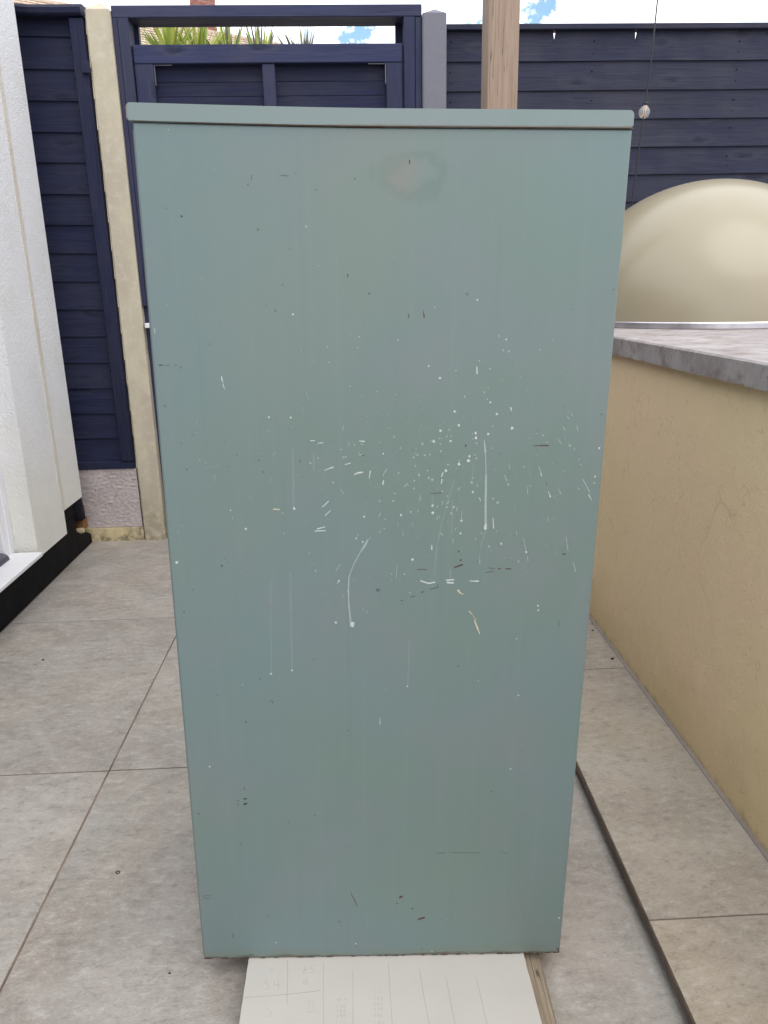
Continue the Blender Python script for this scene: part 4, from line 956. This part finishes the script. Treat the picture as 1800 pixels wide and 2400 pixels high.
b = nb(); zt = 5.575 - DW * math.sin(pit) + .1; V0 = []
cs = [corner(LN0 + .3, DW - .4), corner(LN1 - .3, DW - .4), corner(LN1 - .3, DW - .4, -1), corner(LN0 + .3, DW - .4, -1)]
lo = [b.verts.new((p.x, p.y, -.04)) for p in cs]; hi = [b.verts.new((p.x, p.y, zt)) for p in cs]
b.faces.new(lo); b.faces.new(hi)
for i in range(4): b.faces.new((lo[i], lo[(i + 1) % 4], hi[(i + 1) % 4], hi[i]))
obj('wall', b, HWALL, nh)
# chimney of separate bricks
cc = Vector((-2.40, 15.35, 0)); cw = .33
b = nb()
def orient(bm, base, zrot):
    m_ = Matrix.Translation(base) @ Matrix.Rotation(zrot, 4, 'Z')
    for v in bm.verts: v.co = m_ @ v.co
    return bm
za = math.atan2(u.y, u.x)
add_box(b, -cw / 2 + .006, cw / 2 - .006, -cw / 2 + .006, cw / 2 - .006, 4.9, 6.9)
ch = obj('chimney', orient(b, cc, za), MORT, nh)
bl, bh = .2, .058; courses = 25; proto = None
for k in range(courses):
    z0_ = 5.10 + k * .073
    for side in range(4):
        off = (k + side) % 2; xs_ = [(-cw / 2, -cw / 2 + .105), (-cw / 2 + .113, -cw / 2 + .113 + .104), (cw / 2 - .105, cw / 2)] if off else [(-cw / 2, -cw / 2 + .161), (-cw / 2 + .169, cw / 2)]
        for (a, c) in xs_:
            bb = nb(); add_box(bb, a, c, -cw / 2 - .0005 * 1, -cw / 2 + .10 if 0 else -cw / 2 + .0055, z0_, z0_ + bh)
            for v in bb.verts: v.co.y -= .004
            rt = Matrix.Rotation(side * math.pi / 2, 4, 'Z')
            for v in bb.verts: v.co = rt @ v.co
            obj('brick', orient(bb, cc, za), REDB, ch)

pl = empty('spiky_palm', (-1.2, 6.0, 0), 'spiky green cordyline palm seen over the top of the gate', 'palm')
heads = [(-1.33, 6.1, 2.60, .33, 34, 0), (-1.17, 5.9, 2.66, .37, 58, 0), (-1.00, 6.0, 2.66, .37, 66, .03), (-.80, 6.1, 2.63, .41, 58, .4), (-.56, 5.95, 2.62, .38, 46, .4), (-.26, 6.0, 2.58, .38, 30, .8)]
b = nb(); tube(b, [(-.85, 6.05, -.04), (-.87, 6.0, 1.0), (-.85, 6.0, 1.6)], [.11, .085, .08], 10)
for (hx, hy, hz, *_r) in heads: tube(b, [(-.85, 6.0, 1.5), (-.85 + (hx + .85) * .6, 6.0, 1.95), (hx, hy, hz)], [.07, .055, .04], 8)
obj('trunk', b, TRUNK, pl, smooth=True)
rl = random.Random(11)
for (hx, hy, hz, ln, cnt, dead) in heads:
    for k in range(cnt):
        a = rl.uniform(0, 2 * math.pi); tl = abs(rl.gauss(0, .46)); tl = min(tl, 1.5)
        L = ln * rl.uniform(.8, 1.0); w = rl.uniform(.008, .016); dr = Vector((math.sin(tl) * math.cos(a), math.sin(tl) * math.sin(a), math.cos(tl)))
        side = dr.cross(Vector((0, 0, 1)) if abs(dr.z) < .98 else Vector((1, 0, 0))).normalized()
        side = (side * math.cos(a * 3) + dr.cross(side) * math.sin(a * 3)).normalized(); up_ = side.cross(dr)
        b = nb(); prev = None
        for i in range(5):
            t = i / 4; p = Vector((hx, hy, hz)) + dr * L * t + Vector((dr.x, dr.y, -1)) * (.10 * tl * L * t * t)
            ww = w * (1 - t ** 2.2) + .0006; ring = [b.verts.new(p - side * ww + up_ * ww * .35), b.verts.new(p), b.verts.new(p + side * ww + up_ * ww * .35)]
            if prev:
                b.faces.new((prev[0], prev[1], ring[1], ring[0])); b.faces.new((prev[1], prev[2], ring[2], ring[1]))
            prev = ring
        top = max(v.co.z for v in b.verts)
        obj('leaf', b, DEAD if rl.random() < dead else LEAF, pl)
